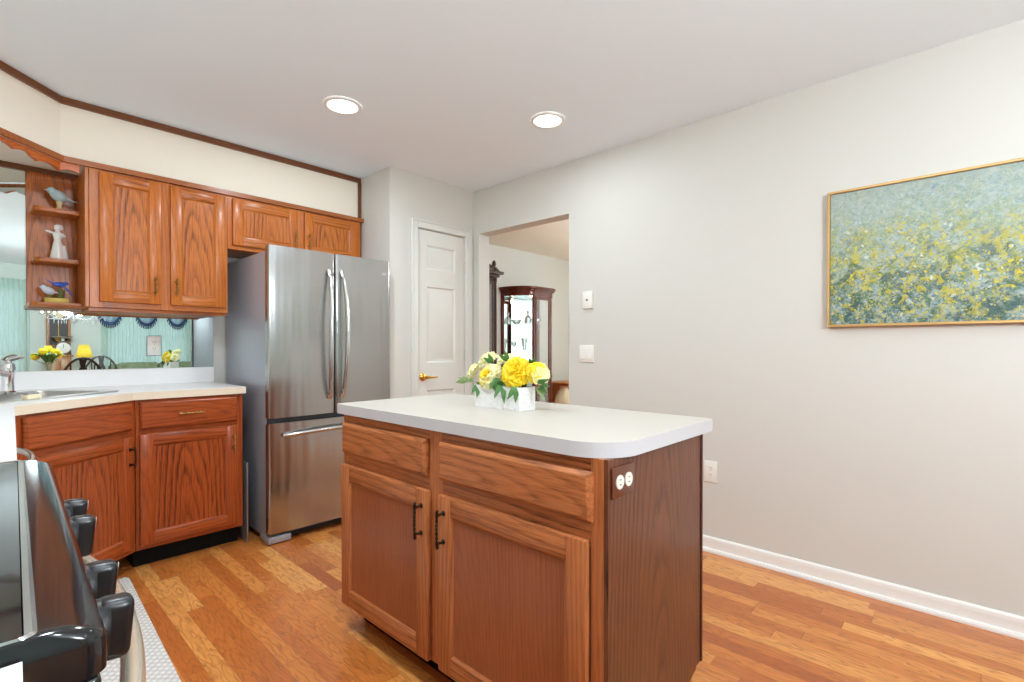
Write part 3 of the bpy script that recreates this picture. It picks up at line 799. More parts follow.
bmesh.ops.remove_doubles(mb.bm, verts=mb.bm.verts, dist=1e-5)
mb.obj('basin', M['nickel'], t)
mb = MB(); mb.lathe([(.04, -.169), (.04, -.166), (.03, -.165)], c=(-.03, .36, 0), seg=24); mb.obj('drain', M['chrome'], t)
# faucet
fx, fy = .100, 3.40
t = thing('kitchen_faucet', 'chrome single-lever faucet standing behind the sink basin', 'faucet', (fx, fy, .925))
mb = MB(); mb.lathe([(.034, 0), (.034, .008), (.026, .014), (.023, .06), (.026, .10), (.028, .125), (.024, .145), (.008, .155)], seg=24); mb.obj('base', M['chrome'], t)
mb = MB(); mb.tube([(-.0, -.015, .095), (-.06, -.05, .115), (-.13, -.09, .12), (-.17, -.12, .105), (-.18, -.125, .085)], [.016, .014, .012, .012, .013], 14); mb.obj('spout', M['chrome'], t)
mb = MB(); mb.tube([(0, 0, .148), (.012, -.004, .165), (.04, -.012, .175), (.055, -.018, .176)], [.012, .010, .009, .008], 10); mb.obj('lever', M['chrome'], t)
t = thing('sponge', 'cream sponge on the front rim of the steel sink', 'sponge', (.158, 2.975, .9245), TH)
mb = MB(); mb.box(-.03, .03, -.016, .016, 0, .022, 0, .004, 2); mb.obj('foam', plain('cream_sponge', S(226, 214, 180), .9, nscale=150, noise_amt=.2), t)
mb = MB(); mb.box(-.03, .03, -.016, .016, .0225, .028, 0, .002, 1); mb.obj('scouring_pad', plain('grey_pad', S(150, 150, 150), .9), t)

# ---- mirrors
mb = MB(); mb.box(.1815, 1.077, YW - .006, YW - .001, 1.0195, 1.348)
tag(mb.obj('wall_mirror', M['mirror'], smooth=False), 'low wide mirror strip between white backsplash and oak wall cabinets', 'mirror')
mb = MB(); mb.box(xw(YW) + .02, .1795, YW - .006, YW - .001, 1.0195, 2.094)
tag(mb.obj('wall_mirror', M['mirror'], smooth=False), 'tall mirror panel behind the sink, left of the open shelves', 'mirror')
# decorated outlet on the mirror
def outlet(name, label, loc_, rotz, w=.07, h=.115, plate=None, kind='duplex', horiz=False, decor=None, face=None):
    t = thing(name, label, 'outlet' if kind != 'rocker' else 'switch', loc_, rotz)
    mb = MB(); mb.box(-w / 2, w / 2, -.006, -.0005, -h / 2, h / 2, 0, .002, 2); mb.obj('cover_plate', plate or M['plate'], t)
    if kind == 'duplex':
        for s in (-1, 1):
            cx_, cz_ = (s * .0205, 0) if horiz else (0, s * .0195)
            mb = MB(); mb.lathe([(.0165, -.0075), (.0165, -.006)], c=(cx_, 0, cz_), axis='y', seg=24, sy=.9)
            for dx in (-.006, .006):
                if horiz: mb.box(cx_ - .004, cx_ + .004, -.0079, -.0076, dx - .001, dx + .001, 1)
                else: mb.box(cx_ + dx - .001, cx_ + dx + .001, -.0079, -.0076, cz_, cz_ + .008, 1)
            mb.lathe([(.0022, -.0079), (.0022, -.0076)], c=(cx_ + (.010 if horiz else 0), 0, cz_ - (0 if horiz else .008)), axis='y', seg=8, m=1)
            mb.obj('socket', [face or M['plate'], M['rubber']], t)
    return t
o = outlet('wall_outlet', 'small outlet with a framed cover set on the mirror strip', (.748, YW - .0065, 1.158), 0, .076, .128)
mb = MB()
for a in ((-.038, .038, .060, .064), (-.038, .038, -.064, -.060), (-.038, -.035, -.06, .06), (.035, .038, -.06, .06)): mb.box(a[0], a[1], -.0078, -.0062, a[2], a[3])
mb.obj('border', plain('grey_blue_border', S(110, 135, 150), .4), o, smooth=False)

# ---- refrigerator
FX0, FX1 = 1.137, 1.951
t = thing('refrigerator', 'stainless steel french door refrigerator with bottom freezer drawer', 'refrigerator', (FX0, 2.955, 0))
FW = FX1 - FX0
mb = MB(); mb.box(.008, FW - .008, .068, .745, .035, 1.712, 0, .004, 2); mb.obj('cabinet_body', M['fside'], t)
mb = MB(); mb.box(.012, FW - .012, .054, .068, .05, 1.70); mb.obj('door_gasket', M['fdark'], t, smooth=False)
def fdoor(x0, x1, z0, z1, name):
    mb = MB(); n = 14; r = .014; bul = .008; pts = [(x0, .053)]
    for i in range(6): a = PI / 2 * i / 5; pts.append((x0 + r - r * math.cos(a), .010 + r - r * math.sin(a)))
    for i in range(1, n): s = i / n; pts.append((x0 + r + (x1 - x0 - 2 * r) * s, .010 - bul * math.sin(PI * s)))
    for i in range(6): a = PI / 2 * (1 - i / 5); pts.append((x1 - r + r * math.cos(a), .010 + r - r * math.sin(a)))
    pts.append((x1, .053)); mb.prism(pts, z0, z1)
    rim = [e for e in mb.bm.edges if abs(e.verts[0].co.z - e.verts[1].co.z) < 1e-6]
    bmesh.ops.bevel(mb.bm, geom=rim, offset=.004, segments=2, affect='EDGES')
    return mb.obj(name, M['steel'], t, angle=50)
mid = 1.546 - FX0
dl = fdoor(0, mid - .003, .735, 1.741, 'door'); drr = fdoor(mid + .003, FW, .735, 1.741, 'door'); fz = fdoor(0, FW, .062, .705, 'freezer_drawer')
def bowed(x, side, parent):
    mb = MB(); pts = []; rr = []; n = 30
    for i in range(n + 1):
        s = i / n; z = .83 + .80 * s; e = math.sin(PI * s) ** .55 if 0 < s < 1 else 0
        pts.append((x + side * .012 * math.sin(PI * s), .004 - .052 * e, z)); rr.append(.014 + .006 * math.sin(PI * s))
    mb.tube(pts, rr, 16, flat=.7); return mb.obj('handle', M['hsteel'], parent)
bowed(1.503 - FX0, -1, dl); bowed(1.588 - FX0, 1, drr)
mb = MB(); pts = []
for i in range(31):
    s = i / 30; e = math.sin(PI * s) ** .5 if 0 < s < 1 else 0; pts.append((.085 + (FW - .17) * s, .004 - .05 * e, .632 + .016 * math.sin(PI * s)))
mb.tube(pts, .016, 16, flat=.8); mb.obj('handle', M['hsteel'], fz)
mb = MB(); mb.box(.02, FW - .02, .075, .12, .008, .058); mb.obj('grille', M['fdark'], t, smooth=False)
for a, b in ((.0, .13), (FW - .13, FW)):
    mb = MB(); mb.box(a, b, .012, .14, .006, .045, 0, .006, 2); mb.obj('foot_cover', M['fside'], t)
for a in (.03, FW - .09):
    mb = MB(); mb.box(a, a + .06, .03, .11, 1.7135, 1.735, 0, .006, 2)
    mb.box(a + .01, a + .05, .05, .15, 1.7135, 1.722, 0, .002, 1); mb.obj('hinge_cover', M['fdark'], t)
# small emblem and letters at the upper right door
mb = MB(); mb.lathe([(.011, .0105), (.011, .0125)], c=(FW - .085, -.004, 1.652), axis='y', seg=24); mb.obj('emblem', plain('emblem_grey', (.10, .09, .09), .3, .5), drr)
def text_mesh(body, size, parent, name, mat, loc_, rot=(PI / 2, 0, 0), ext=.0006):
    cu = bpy.data.curves.new(name, 'FONT'); cu.body = body; cu.size = size; cu.extrude = ext
    tmp = bpy.data.objects.new('tmp_text', cu); COL.objects.link(tmp); bpy.context.view_layer.update()
    me = bpy.data.meshes.new_from_object(tmp.evaluated_get(bpy.context.evaluated_depsgraph_get()))
    bpy.data.objects.remove(tmp); me.materials.clear(); me.materials.append(mat)
    o = bpy.data.objects.new(name, me); COL.objects.link(o); o.location = loc_; o.rotation_euler = rot; o.parent = parent
    return o
text_mesh('LG', .026, drr, 'lettering', M['white'], (FW - .066, .0055, 1.643))

# thin tray standing in the gap
mb = MB(); mb.box(1.0725, 1.082, 3.12, 3.62, .001, .47, 0, .003, 2)
tag(mb.obj('metal_tray', plain('tray_grey', S(150, 150, 152), .3, .6)), 'thin grey metal tray standing on edge between cabinet and refrigerator', 'tray')

# ------------------------------------------------------------------ island
IX0, IX1, IY0, IY1 = 1.008, 1.636, .617, 1.933
t = thing('island_cabinet', 'reddish oak kitchen island cabinet with two drawers over two doors', 'cabinet', (1.030, 1.905, 0), -PI / 2)
# local: x = 1.905 - Y ; y = X - 1.030
IWd = 1.905 - .6525
def iy(Y): return 1.905 - Y
mats = IM3
cabinet_box(t, 'body', 0, IWd, 0, .549, .10, .876, mats, [(iy(1.87), iy(1.335), .13, .655), (iy(1.265), iy(.69), .13, .655), (iy(1.87), iy(1.335), .73, .83), (iy(1.265), iy(.69), .73, .83)])
mb = MB(); mb.box(.03, IWd - .005, .075, .50, 0, .0995); mb.obj('toe_kick', M['kick'], t, smooth=False)
# end panel with notched foot
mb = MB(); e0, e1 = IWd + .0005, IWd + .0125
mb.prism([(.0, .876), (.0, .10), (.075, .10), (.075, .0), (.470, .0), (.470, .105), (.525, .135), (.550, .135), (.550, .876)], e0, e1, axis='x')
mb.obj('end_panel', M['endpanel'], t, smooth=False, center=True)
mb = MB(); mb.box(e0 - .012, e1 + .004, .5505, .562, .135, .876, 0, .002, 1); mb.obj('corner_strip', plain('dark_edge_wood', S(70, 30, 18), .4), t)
for a, b in ((1.893, 1.335), (1.268, .680)):
    drawer_mb(iy(a), iy(b), .718, .842, -.0005).obj('drawer', M['ih'], t, center=True)
dl_ = door_mb(iy(1.893), iy(1.322), .103, .672, -.0005, fr=.062).obj('door', IM3, t, center=True)
dr_ = door_mb(iy(1.266), iy(.692), .103, .672, -.0005, fr=.062).obj('door', IM3, t, center=True)
pull(dl_, iy(1.353), .572, -.0195, .115); pull(dr_, iy(1.236), .572, -.0195, .115)
# island top
t = thing('island_countertop', 'white laminate island countertop with rounded corners', 'countertop', (0, 0, .8765))
def rr_corner(cx_, cy_, r, st, n=12): return [(cx_ + r * math.cos(st + PI / 2 * k / n), cy_ + r * math.sin(st + PI / 2 * k / n)) for k in range(n + 1)]
r1, r2 = .125, .02
pts = rr_corner(IX0 + r1, IY0 + r1, r1, PI) + rr_corner(IX1 - r2, IY0 + r2, r2, -PI / 2, 5) + rr_corner(IX1 - r1 * .6, IY1 - r1 * .6, r1 * .6, 0) + rr_corner(IX0 + r2, IY1 - r2, r2, PI / 2, 5)
mb = MB(); mb.prism(pts, 0, .0385)
for f in mb.bm.faces:
    f.normal_update(); f.material_index = 0 if abs(f.normal.z) > .5 else 1
mb.obj('slab', [M['lam'], M['lamedge']], t)
# island outlet on the end panel
t = thing('island_outlet', 'brown outlet plate with two round white sockets on the island end', 'outlet', (1.091, .640 - .0006, .817))
mb = MB(); mb.box(-.052, .052, -.006, -.0005, -.038, .038, 0, .002, 2); mb.obj('cover_plate', M['brownplate'], t)
for s in (-1, 1):
    mb = MB(); mb.lathe([(.0175, -.009), (.0175, -.0062)], c=(s * .021, 0, 0), axis='y', seg=24)
    for dz in (-.006, .006): mb.box(s * .021 - .004, s * .021 + .004, -.0094, -.0091, dz - .001, dz + .001, 1)
    mb.obj('socket', [M['plate'], M['rubber']], t)

# ------------------------------------------------------------------ flower arrangement
FA = thing('flower_arrangement', 'yellow and cream silk peonies in a white rectangular planter on the island', 'flowers', (1.385, 1.325, .9155))
px0, px1, py0, py1, ph = -.050, .036, -.128, .118, .086
mb = MB()
o_ = rrect(px0, px1, py0, py1, .006, 3); i_ = rrect(px0 + .006, px1 - .006, py0 + .006, py1 - .006, .004, 3)
ring_between(mb, o_, o_, 0, ph); ring_between(mb, o_, i_, ph, ph); ring_between(mb, i_, i_, ph, ph - .012)
mb.bm.faces.new([mb.bm.verts.new((p[0], p[1], 0)) for p in o_][::-1])
f = mb.bm.faces.new([mb.bm.verts.new((p[0], p[1], ph - .012)) for p in i_]); f.material_index = 1
bmesh.ops.remove_doubles(mb.bm, verts=mb.bm.verts, dist=1e-5)
bmesh.ops.recalc_face_normals(mb.bm, faces=mb.bm.faces)
mb.obj('planter', [M['planter'], plain('dark_soil', S(70, 60, 44), .9)], FA, smooth=False)
def rotto(n):
    return Vector((0, 0, 1)).rotation_difference(Vector(n).normalized()).to_matrix()
def peony(name, c, n, r, mats, split=None, seed=0):
    rnd = random.Random(seed); mb = MB(); Rm = rotto(n); c = Vector(c)
    layers = [(4, .30, 18, .55), (6, .52, 38, .75), (8, .78, 60, .95), (9, 1.0, 82, 1.05)]
    for li, (cnt, rad, tilt, size) in enumerate(layers):
        for k in range(cnt):
            az = 2 * PI * (k + .5 * (li % 2)) / cnt + rnd.uniform(-.2, .2); tl = R(tilt + rnd.uniform(-8, 8)); w_ = r * size * .62; L_ = r * (.55 + .5 * rad)
            ph0 = rnd.uniform(0, 6)
            def fn(u, v, az=az, tl=tl, w_=w_, L_=L_, ph0=ph0, rad=rad):
                s = v; width = math.sin(PI * min(1, .12 + s * .80)) ** .7
                x = (u - .5) * 2 * w_ * width
                cup = (x / max(w_, 1e-4)) ** 2 * .22 * r
                out = math.sin(tl * (0.35 + .75 * s)) * L_ * s; up = math.cos(tl * (.35 + .75 * s)) * L_ * s
                up += .09 * r * math.sin(u * 13 + ph0) * s * s; out += .07 * r * math.sin(u * 19 + 2 * ph0) * s ** 3
                out -= cup * math.cos(tl) ; up += cup * math.sin(tl)
                p = Vector((out * math.cos(az) - x * math.sin(az), out * math.sin(az) + x * math.cos(az), up - .25 * r))
                return c + Rm @ p
            mi = 0
            if split is not None:
                dirw = Rm @ Vector((math.cos(az), math.sin(az), 0)); mi = 1 if dirw.dot(Vector(split)) > -.05 and li >= 1 else 0
            mb.grid(fn, 9, 6, mi)
    o = mb.obj(name, mats, FA, angle=80); solid(o, .0008); return o
Y_, P_ = M['yellow'], M['paleyellow']
def fl(X, Y, Z): return (X - 1.385, Y - 1.325, Z - .9155)
tag(peony('peony', fl(1.355, 1.238, 1.062), (-.75, -.25, .55), .060, [Y_, P_], None, 1), 'large all-yellow bloom at the centre')
tag(peony('peony', fl(1.345, 1.368, 1.040), (-.8, .05, .5), .052, [Y_, P_], (0, -1, 0), 2), 'half yellow and half cream bloom at left')
tag(peony('peony', fl(1.385, 1.155, 1.058), (-.45, -.7, .5), .044, [P_, Y_], (0, 1, .2), 3), 'cream bloom with yellow edge at the right end')
tag(peony('peony', fl(1.400, 1.435, 1.098), (-.5, .3, .8), .046, [P_, Y_], None, 4), 'cream bloom at the upper left')
tag(peony('peony', fl(1.425, 1.345, 1.098), (-.3, 0, .95), .042, [P_, Y_], None, 5), 'pale cream bloom at the upper back')
tag(peony('peony', fl(1.375, 1.492, 1.048), (-.4, .75, .45), .040, [P_, Y_], None, 6), 'small cream bloom at the far left end')
def leaf(base, tip, w, mat, droop=.01, lobes=1, name='leaf'):
    base, tip = Vector(base), Vector(tip); d = tip - base; L = d.length; t_ = d.normalized()
    vw = Vector((-.73, -.68, 0)).normalized()          # leaves turn their faces roughly outward over the box rim
    s_ = t_.cross(vw).normalized(); n_ = s_.cross(t_).normalized()
    mb = MB()
    for k in range(lobes):
        an = (k - (lobes - 1) / 2) * .55; tt = (t_ * math.cos(an) + s_ * math.sin(an)); ss = (s_ * math.cos(an) - t_ * math.sin(an)); LL_ = L * (1 - .18 * abs(k - (lobes - 1) / 2))
        def fn(u, v):
            wd = w * math.sin(PI * v ** .8) ** .9 * (1 - .35 * v) if 0 < v < 1 else 0
            return base + tt * (LL_ * v) + ss * ((u - .5) * 2 * wd) + n_ * (.15 * abs(u - .5) * 2 * wd + droop * math.sin(PI * v)) + Vector((0, 0, -droop * v * v))
        mb.grid(fn, 4, 7)
    o = mb.obj(name, mat, FA, angle=80); solid(o, .0008); return o
G, G2 = M['leaf'], M['leaf2']
leaf(fl(1.350, 1.300, 1.015), fl(1.318, 1.262, .945), .013, G, .008, 3)
leaf(fl(1.340, 1.220, 1.010), fl(1.318, 1.232, .950), .012, G, .008, 2)
leaf(fl(1.350, 1.430, 1.000), fl(1.322, 1.415, .955), .012, G, .006, 3)
leaf(fl(1.360, 1.470, 1.010), fl(1.340, 1.545, 1.030), .011, G2, .006, 1)
leaf(fl(1.360, 1.500, 1.015), fl(1.350, 1.575, 1.005), .012, G2, .004, 1)
leaf(fl(1.340, 1.310, 1.03), fl(1.322, 1.318, .985), .013, G, .004, 3)
leaf(fl(1.380, 1.385, 1.085), fl(1.350, 1.400, 1.125), .010, G, .003, 2)
leaf(fl(1.390, 1.310, 1.095), fl(1.355, 1.318, 1.138), .010, G, .003, 2)
leaf(fl(1.395, 1.190, 1.085), fl(1.370, 1.175, 1.118), .010, G, .003, 2)
leaf(fl(1.390, 1.150, 1.010), fl(1.380, 1.095, 1.000), .012, G, .006, 2)
leaf(fl(1.390, 1.170, 1.005), fl(1.385, 1.120, .960), .010, G2, .006, 1)
leaf(fl(1.370, 1.150, 1.020), fl(1.365, 1.085, 1.040), .010, G, .004, 1)
leaf(fl(1.335, 1.330, 1.020), fl(1.325, 1.335, .985), .014, G2, .004, 2)
rnd = random.Random(5)
for k in range(14):
    yv = 1.22 + .2 * rnd.random(); xv = 1.36 + .05 * rnd.random(); a = rnd.uniform(0, 6.28)
    leaf(fl(xv, yv, .985), fl(xv + .05 * math.cos(a), yv + .06 * math.sin(a), 1.01 + .03 * rnd.random()), .012, G, .004, 1)

# ------------------------------------------------------------------ wall things
# painting
t = thing('framed_painting', 'wide impressionist wildflower meadow painting in a thin gold frame', 'painting', (XR - .001, .513, 1.245))
PWd, PH = 1.22, .642
mb = MB(); mb.box(-.028, -.002, -PWd + .012, -.012, .012, PH - .012)
o = mb.obj('canvas', M['painting'], t, smooth=False)
mb = MB(); f_ = .011
for a in ((-PWd, 0, 0, f_), (-PWd, 0, PH - f_, PH), (-PWd, -PWd + f_, f_ + .0002, PH - f_ - .0002), (-f_, 0, f_ + .0002, PH - f_ - .0002)): mb.box(-.038, -.0, a[0], a[1], a[2], a[3], 0, .0015, 1)
mb.obj('frame', plain('gold_frame', S(206, 168, 110), .35, .6), t)
# thermostat / keypad
t = thing('wall_keypad', 'small white wall control with one round button above the light switch', 'switch', (XR - .001, 1.903, 1.467), -PI / 2)
mb = MB(); mb.box(-.038, .038, -.018, -.0, -.058, .058, 0, .004, 2); mb.obj('housing', M['plate'], t)
mb = MB(); mb.lathe([(.007, -.0215), (.008, -.0183)], c=(0, 0, .0), axis='y', seg=16); mb.obj('button', plain('grey_button', S(120, 110, 104), .4), t)
# double rocker
t = thing('light_switch', 'white double rocker light switch beside the dining room opening', 'switch', (XR - .001, 1.915, 1.106), -PI / 2)
mb = MB(); mb.box(-.058, .058, -.006, 0, -.058, .058, 0, .003, 2); mb.obj('cover_plate', M['plate'], t)
for s in (-1, 1):
    mb = MB(); mb.prism([(-.0065, -.034), (-.0065, .034), (-.008, .034), (-.013, -.034)], s * .024 - .016, s * .024 + .016, axis='x'); mb.obj('rocker', M['white'], t)
# low outlet behind the island
outlet('wall_outlet', 'white duplex outlet low on the right wall beyond the island corner', (XR - .0005, 1.078, .449), -PI / 2, .074, .118)
# hinge leaves on the edge of the opening
for z0 in (1.335, 1.215):
    mb = MB(); mb.box(XR - .003, XR - .0005, OY0 - .004, OY0 + .0, z0 - .052, z0 + .05)
    mb.box(XR + .002, XR + .03, OY0 + .0005, OY0 + .003, z0 - .045, z0 + .045)
    tag(mb.obj('hinge_leaf', M['nickel'], smooth=False), ('upper' if z0 > 1.3 else 'lower') + ' thin metal hinge leaf on the edge of the opening', 'hinge')

# ------------------------------------------------------------------ pantry door
dw = DX1 - DX0
mb = MB(); cw = .06
cas = [(DX0 - cw, DX0 - .003, 0, DZ + cw), (DX1 + .003, DX1 + cw, 0, DZ + cw), (DX0 - .003, DX1 + .003, DZ + .003, DZ + cw)]
for a in cas: mb.box(a[0], a[1], PY - .018, PY - .0005, a[2], a[3], 0, .004, 2)
for a in ((DX0 - cw, DX0 - cw + .012, 0, DZ + cw), (DX1 + cw - .012, DX1 + cw, 0, DZ + cw), (DX0 - cw + .012, DX1 + cw - .012, DZ + cw - .012, DZ + cw)): mb.box(a[0], a[1], PY - .024, PY - .018, a[2], a[3], 0, .002, 1)
struct('trim_5', mb, M['doorwhite'], smooth=True)
mb = MB(); y0 = PY + .006; th = .035
stl = .095
mb.box(DX0 + .003, DX0 + stl, y0, y0 + th, .008, DZ - .004); mb.box(DX1 - stl, DX1 - .003, y0, y0 + th, .008, DZ - .004)
zs = [(.21, .82), (1.03, 1.615), (1.745, 1.93)]
cur = .008
for a, b in zs: mb.box(DX0 + stl, DX1 - stl, y0, y0 + th, cur, a); cur = b
mb.box(DX0 + stl, DX1 - stl, y0, y0 + th, cur, DZ - .004)
for a, b in zs:
    X0, X1 = DX0 + stl, DX1 - stl
    lv = [(0, 0), (.012, .010), (.022, .010), (.045, .002)]
    loops = [[mb.bm.verts.new((x, y0 + d, z)) for x, z in ((X0 + e, a + e), (X1 - e, a + e), (X1 - e, b - e), (X0 + e, b - e))] for e, d in lv]
    for p, q_ in zip(loops, loops[1:]):
        for k in range(4): mb.bm.faces.new((p[k], p[(k + 1) % 4], q_[(k + 1) % 4], q_[k]))
    mb.bm.faces.new(loops[-1])
dd = struct('door_1', mb, M['doorwhite'], smooth=True)
mb = MB(); hx, hz = DX0 + .055, .922
mb.lathe([(.031, y0 - .001), (.031, y0 - .006), (.024, y0 - .012), (.012, y0 - .016), (.011, y0 - .045)], c=(hx, 0, hz), axis='y', seg=24)
mb.tube([(hx, y0 - .045, hz), (hx + .03, y0 - .05, hz), (hx + .07, y0 - .048, hz - .003), (hx + .105, y0 - .044, hz - .001)], [.012, .009, .0075, .006], 12)
mb.obj('door_handle', M['gold'], dd)
for z in (1.80, 1.09, .25):
    mb = MB(); mb.box(DX1 - .006, DX1 + .004, PY - .006, PY + .004, z - .045, z + .045, 0, .002, 1); mb.obj('door_hinge', M['nickel'], dd)

# ------------------------------------------------------------------ range
ST = thing('electric_range', 'black smooth-top electric range with front control knobs', 'stove', (xl(.512), .512, 0), LT)
# local: x along (+Y world), y back (toward the wall), front at y=0
SWd = .84
mb = MB(); mb.box(.004, SWd - .004, .03, .60, .02, .885, 0, .003, 1); mb.obj('body', plain('range_body_black', (.02, .02, .022), .3), ST)
mb = MB(); mb.box(.0068, SWd - .0068, -.001, .575, .9195, .9285, 0, .001, 1); mb.obj('cooktop', M['cooktop'], ST)
def burner(cx_, cy_, r):
    mb = MB()
    for i in range(48):
        a0, a1 = 2 * PI * i / 48, 2 * PI * (i + 1) / 48
        v = [mb.bm.verts.new((cx_ + q_ * math.cos(a), cy_ + q_ * math.sin(a), .9288)) for a in (a0, a1) for q_ in (r - .0015, r)]
        mb.bm.faces.new((v[0], v[1], v[3], v[2]))
    mb.obj('burner_ring', BG, ST, smooth=False)
BG = plain('burner_grey', S(120, 120, 124), .4)
for a in ((.21, .19, .105), (.59, .19, .08), (.21, .45, .08), (.59, .45, .105), (.21, .19, .07)): burner(*a)
# glossy black frame around the glass with a thin bright line next to the glass
mb = MB()
def insr(d, r): return rrect(d * .16, SWd - d * .16, -.050 + d * 1.15, .62 - d, r, 8)
lv = [(0, .016, .885), (0, .016, .910), (.003, .015, .917), (.010, .014, .922), (.022, .012, .9275), (.036, .010, .9290)]
for (d0, r0, z0), (d1, r1_, z1) in zip(lv, lv[1:]): ring_between(mb, insr(d0, r0), insr(d1, r1_), z0, z1)
bmesh.ops.remove_doubles(mb.bm, verts=mb.bm.verts, dist=1e-5)
mb.obj('cooktop_frame', M['gloss'], ST)
mb = MB(); ring_between(mb, insr(.036, .010), insr(.0385, .010), .9290, .9312); ring_between(mb, insr(.0385, .010), insr(.0425, .008), .9312, .9292)
mb.obj('bright_trim', M['hsteel'], ST)
mb = MB(); mb.prism([(-.046, .884), (-.042, .800), (-.044, .770), (.029, .770), (.029, .884)], .0, SWd, axis='x', bev=.006, seg=3)
mb.obj('control_panel', M['gloss'], ST)
# knobs: axis tilts upward a little
def knob(x, z=.856):
    mb = MB(); ax = Vector((0, -1, -.09)).normalized()
    q_ = Vector((0, 0, 1)).rotation_difference(ax).to_matrix().to_4x4()
    mb.M = Matrix.Translation(Vector((x, -.038, z))) @ q_
    mb.lathe([(.035, -.006), (.035, .004), (.031, .007), (.030, .022), (.028, .026), (.020, .027)], seg=32)
    mb.box(-.015, .015, -.031, .031, .014, .047, 0, .009, 4)
    k = mb.obj('knob', M['black'], ST)
    mb = MB(); mb.M = Matrix.Translation(Vector((x, -.038, z))) @ q_; mb.box(-.0012, .0012, .012, .027, .0472, .0478); mb.obj('pointer_mark', M['white'], k, smooth=False)
for Y in (.665, .785, 1.02, 1.14): knob((Y - .512))
# oven door, window and bowed towel-bar handle, storage drawer
od = MB(); od.box(.008, SWd - .008, -.045, .029, .20, .762, 0, .006, 2); od = od.obj('oven_door', M['black'], ST)
mb = MB(); mb.box(.14, SWd - .14, -.047, -.0455, .33, .60); mb.obj('oven_window', M['cooktop'], od, smooth=False)
mb = MB(); mb.box(.0085, SWd - .0085, -.0485, -.0455, .715, .761, 0, .001, 1); mb.obj('door_trim', M['hsteel'], od)
mb = MB(); pts = []
for i in range(33):
    s = i / 32; e = math.sin(PI * s) ** .6 if 0 < s < 1 else 0; pts.append((.06 + (SWd - .12) * s, -.047 - .062 * e, .758))
mb.tube(pts, .0125, 14); mb.obj('door_handle', plain('cream_metal', S(226, 214, 192), .22, .7), od)
mb = MB(); mb.box(.008, SWd - .008, -.043, .029, .03, .192, 0, .006, 2); mb.obj('storage_drawer', M['black'], ST)
# floor runner
t = MB()
rp = rrect(-.03, .47, 1.2, 3.09, .06, 6)
RU = []
for x, y in rp: RU.append((x + .0356 * (y - 2.4) + .012, y))
RU = [(x, min(y, 2.70 + (x + .03) * .72 + .0) if y > 2.5 else y) for x, y in RU]
t.prism(RU, .0015, .012, bev=.003, seg=2)
tag(t.obj('floor_runner', M['waffle']), 'white waffle-weave floor runner along the range and sink cabinets', 'rug')

# ------------------------------------------------------------------ figurines
def bird(mbx, c, s, face=-1, tail=.06):
    R1 = Matrix.Rotation(R(-32) * face, 3, 'Y')
    c = Vector(c)
    mbx.ball(c, .022 * s, scale=(1.35, .95, 1.0), rot=R1, seg=20)
    mbx.ball(c + Vector((face * .020, 0, .018)) * s, .0145 * s, seg=16)
    mbx.tube([c + Vector((face * .030, 0, .018)) * s, c + Vector((face * .042, 0, .017)) * s], [.005 * s, .0008 * s], 8)
    mbx.tube([c + Vector((-face * .018, 0, -.004)) * s, c + Vector((-face * .045, 0, -.014)) * s, c + Vector((-face * (.03 + tail), 0, -.014)) * s], [.013 * s, .007 * s, .004 * s], 10, flat=.5)
t = thing('bird_figurine', 'pale blue long-tailed bird figurine on the top oak shelf', 'figurine', (.308, YW - .10, 1.8885))
mb = MB(); bird(mb, (-.004, 0, .080), 1.35, -1, .03); o = blob(mb.obj('bird', M['paleblue'], t), .0022, 3)
mb = MB(); mb.lathe([(.022, 0), (.022, .008), (.012, .016), (.010, .03), (.016, .045), (.014, .056), (.005, .064)], seg=20); mb.obj('pedestal', M['cream'], t)
t = thing('lady_figurine', 'white porcelain lady figurine on the middle oak shelf', 'figurine', (.300, YW - .10, 1.6225))
mb = MB()
mb.lathe([(.034, 0), (.033, .01), (.026, .05), (.020, .085), (.015, .105), (.019, .125), (.021, .14), (.012, .152), (.007, .158)], seg=24, sx=1, sy=.8)
mb.lathe([(.018, 0), (.015, .03), (.006, .08)], c=(.026, 0, 0), seg=16)
mb.ball((0, 0, .172), .0165, seg=16); mb.ball((.004, .004, .182), .0165, seg=16, scale=(1.2, 1, .7)); mb.ball((.014, .004, .172), .011, seg=12)
mb.tube([(-.016, 0, .142), (-.036, -.008, .148), (-.05, -.012, .150)], [.0075, .006, .005], 10)
mb.tube([(.016, 0, .142), (.030, -.008, .128), (.014, -.022, .122)], [.0075, .0065, .005], 10)
blob(mb.obj('figure', M['porc'], t), .0024, 3)
t = thing('bird_pair_figurine', 'blue and white birds figurine on a gold stump, on the lowest shelf', 'figurine', (.292, YW - .125, 1.3825))
mb = MB(); mb.box(-.050, .050, -.022, .022, 0, .030, 0, .004, 2); mb.obj('plinth', plain('gilded_base', S(186, 158, 70), .4, .3, noise_amt=.3), t)
mb = MB(); mb.tube([(.012, 0, .03), (.020, .0, .06), (.010, 0, .085)], [.018, .014, .010], 10); mb.tube([(-.03, 0, .03), (-.028, 0, .05)], [.012, .009], 8); mb.tube([(.016, 0, .05), (.035, 0, .075)], [.008, .004], 8); mb.obj('branch', plain('olive_branch', S(96, 96, 40), .6, noise_amt=.4), t)
mb = MB(); bird(mb, (-.032, 0, .068), .95, -1, .02); blob(mb.obj('bird', plain('white_blue_glaze', S(206, 214, 228), .25, noise_amt=.2), t), .002, 2)
mb = MB(); mb.ball((.012, 0, .105), .018, scale=(1.5, .8, .8), seg=16); mb.ball((.036, 0, .112), .011, seg=12)
mb.tube([(.046, 0, .112), (.055, 0, .108)], [.004, .001], 6)
mb.tube([(-.01, 0, .108), (-.045, 0, .128)], [.014, .003], 8, flat=.4); mb.tube([(.012, -.01, .11), (.050, -.012, .070), (.062, -.012, .045)], [.012, .010, .003], 8, flat=.5)
